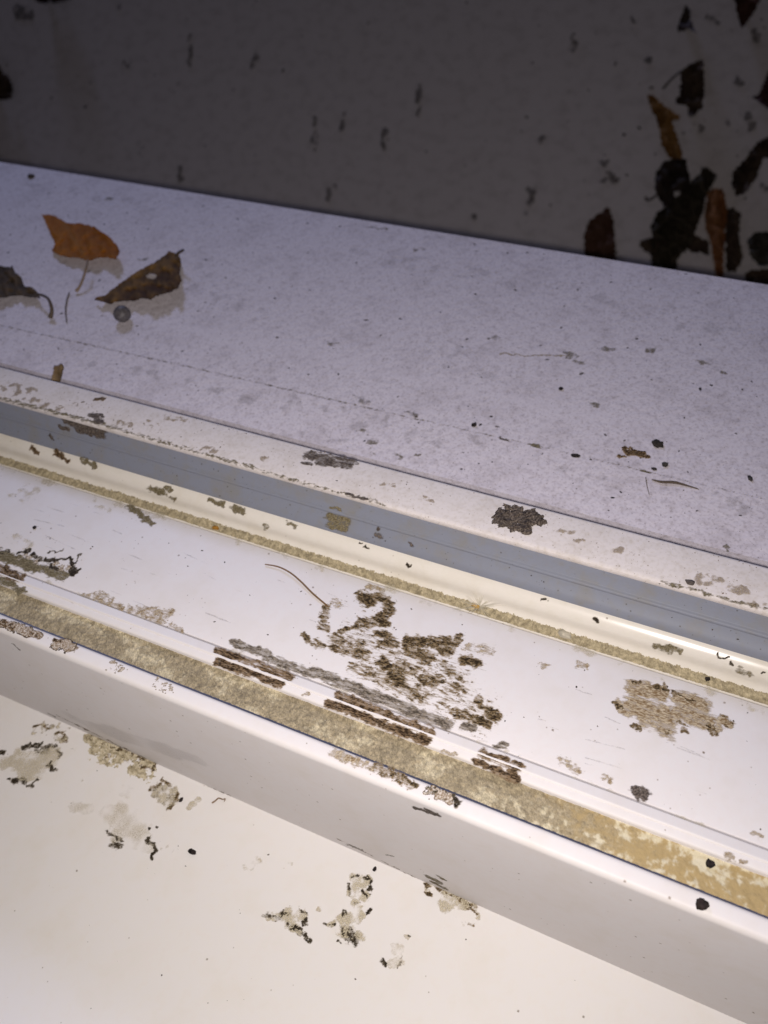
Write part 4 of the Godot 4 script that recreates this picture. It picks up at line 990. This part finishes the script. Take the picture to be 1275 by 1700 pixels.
# ---------------------------------------------------------------- small things
func small_things() -> void:
	# curved brown stem lying in the channel
	tag(put(curved([[440, 937], [462, 941], [482, 951], [500, 966], [520, 986], [545, 1007]], S.channel, [1.0, 1.3, 1.4, 1.5, 1.6, 1.4], [0.0004, 0.0006, 0.0008, 0.0008, 0.0006, 0.0004]), "plant_stem", mat.twig), "thin curved brown plant stem lying in the white channel", "stem")
	tag(put(curved([[352, 1333], [358, 1329], [363, 1325], [370, 1327], [374, 1326], [372, 1331]], S.inside, [1.4, 1.2, 1.1, 0.9, 0.9, 0.7], [0.0004, 0.0005, 0.0005, 0.0006, 0.0006, 0.0005]), "plant_stem", mat.twig), "tiny bent brown stem on the interior sill near the upstand", "stem")
	tag(put(curved([[115, 486], [111, 498], [109, 515], [111, 536]], S.sill, [1.2, 1.3, 1.3, 1.0], [0.0006, 0.0007, 0.0007, 0.0005]), "plant_stem", mat.stalk), "fine grey stem on the exterior sill beside the orange leaf's stalk", "stem")
	tag(put(curved([[1082, 796], [1098, 800], [1120, 801], [1140, 806], [1160, 812]], S.sill, [0.8, 2.2, 2.6, 1.6, 0.8], [0.0006, 0.0008, 0.0008, 0.0006, 0.0005]), "seed_husk", mat.stalk), "long grey seed husk lying on the exterior sill's seam", "seed")
	tag(put(curved([[1072, 792], [1074, 806], [1078, 822]], S.strip, [0.7, 0.6, 0.5], [0.0005, 0.0006, 0.0005]), "plant_stem", mat.stalk), "hair thin stem on the flashing strip beside the seed husk", "stem")
	# the round grey ball
	var p := on(207, 532, S.sill)
	var per: float = -(view.inverse() * (p - EYE)).z / LENS_PX
	tag(put(lump(p + Vector3.UP * 14.0 * per * 0.9, Vector3.UP, Vector3(14.2, 13.0, 14.2) * per, 4, Color(0.11, 0.10, 0.105), 0.05, 0.0, 28, 18), "small_ball", painted(0.5, 0.4)), "small round mottled grey ball on the exterior sill below the curled leaf", "ball")
	# the seed tuft
	var rng := RandomNumberGenerator.new()
	rng.seed = 12
	var foot := on(796, 1010, S.groove)
	var o := root("seed_tuft", foot, "feathery seed tuft with fine hairs caught in the sandy groove", "seed")
	var st := SurfaceTool.new()
	for k in 54:
		var ph := rng.randf() * TAU
		var d := Vector3(cos(ph) * 0.9, rng.randf_range(0.1, 1.1), sin(ph) * 0.9).normalized()
		var long := rng.randf_range(0.004, 0.0078)
		var bend := Vector3(rng.randf_range(-1, 1), rng.randf_range(-1, 0.3), rng.randf_range(-1, 1)) * long * 0.12
		st.append_from(tube([foot + Vector3.UP * 0.0008, foot + Vector3.UP * 0.0008 + d * long * 0.55 + bend * 0.4, foot + Vector3.UP * 0.0008 + d * long + bend], [0.00006, 0.000045, 0.00002], 4), 0, Transform3D.IDENTITY)
	put(st.commit(), "hairs", mat.hair, o)
	put(lump(foot + Vector3(-0.001, 0.0009, 0.0002), Vector3.UP, Vector3(0.0014, 0.0006, 0.0007), 6, Color(0.50, 0.29, 0.05), 0.2), "seed", mat.crust, o)
	# crumbs
	var black := Color(0.024, 0.019, 0.018)
	crumb("round black crumb on the inner lip", 1165, 1502, 10.5, S.lip, Color(0.03, 0.022, 0.02), 1)
	crumb("black three cornered crumb on the tan part of the dirt strip", 1178, 1434, 7.0, plane(Vector3.UP, Vector3(0, -0.0026, 0)), black, 2, Vector3(1, 1.2, 1.0))
	crumb("oval black crumb on the interior sill below the tiny bent stem", 320, 1415, 6.5, S.inside, black, 3, Vector3(1.1, 1, 0.7))
	crumb("small black crumb beside the round beige stain", 301, 1328, 4.0, S.inside, black, 4, Vector3(0.7, 1, 1.2))
	crumb("black crumb near the tall crooked stain on the interior sill", 622, 1443, 3.6, S.inside, black, 5, Vector3(0.8, 1, 1.2))
	crumb("pale pebble lodged in the sandy groove beside the seed tuft", 938, 1055, 9.0, S.groove, Color(0.50, 0.46, 0.38), 6, Vector3(1.4, 1.2, 0.9))
	crumb("black seed like crumb in the sandy groove", 1174, 1128, 4.5, S.groove, black, 7, Vector3(1, 1.4, 1.2))
	crumb("orange brown crumb in the sandy groove", 358, 877, 4.6, S.groove, Color(0.30, 0.15, 0.03), 8, Vector3(1.3, 1.2, 0.8))
	crumb("small oval black crumb on the channel near its bare end", 58, 876, 3.6, S.channel, black, 9)
	crumb("grey brown crumb on the outer rail beside a beige stain", 1146, 968, 6.5, S.outer, Color(0.10, 0.085, 0.08), 10, Vector3(1.2, 1, 0.8))
	crumb("blocky black crumb on the exterior sill past the brown flake", 1092, 738, 8.5, S.sill, Color(0.035, 0.03, 0.026), 11, Vector3(1.15, 1, 0.9))
	crumb("dark grey crumb on the exterior sill below the blocky one", 1104, 772, 5.5, S.sill, Color(0.06, 0.055, 0.05), 12)
	crumb("flat black crumb on the exterior sill's seam", 955, 758, 6.5, S.sill, Color(0.035, 0.03, 0.028), 13, Vector3(1.3, 0.8, 0.8))
	crumb("curved black seed crumb alone past the seed husk", 1245, 795, 5.5, S.sill, Color(0.05, 0.045, 0.045), 14, Vector3(0.7, 1, 1.3), 0.5)
	crumb("small black crumb on the exterior sill above the seam", 787, 706, 4.6, S.sill, black, 15)
	crumb("small black crumb on the bare middle of the exterior sill", 931, 646, 3.8, S.sill, black, 16)
	crumb("flat grey black crumb beside the seed husk's start", 1086, 779, 4.5, S.sill, Color(0.04, 0.035, 0.034), 17, Vector3(1.2, 0.8, 0.7))
	crumb("dark crumb on the exterior sill near its outer edge by the orange leaf", 52, 294, 6.0, S.sill, Color(0.06, 0.05, 0.045), 18)
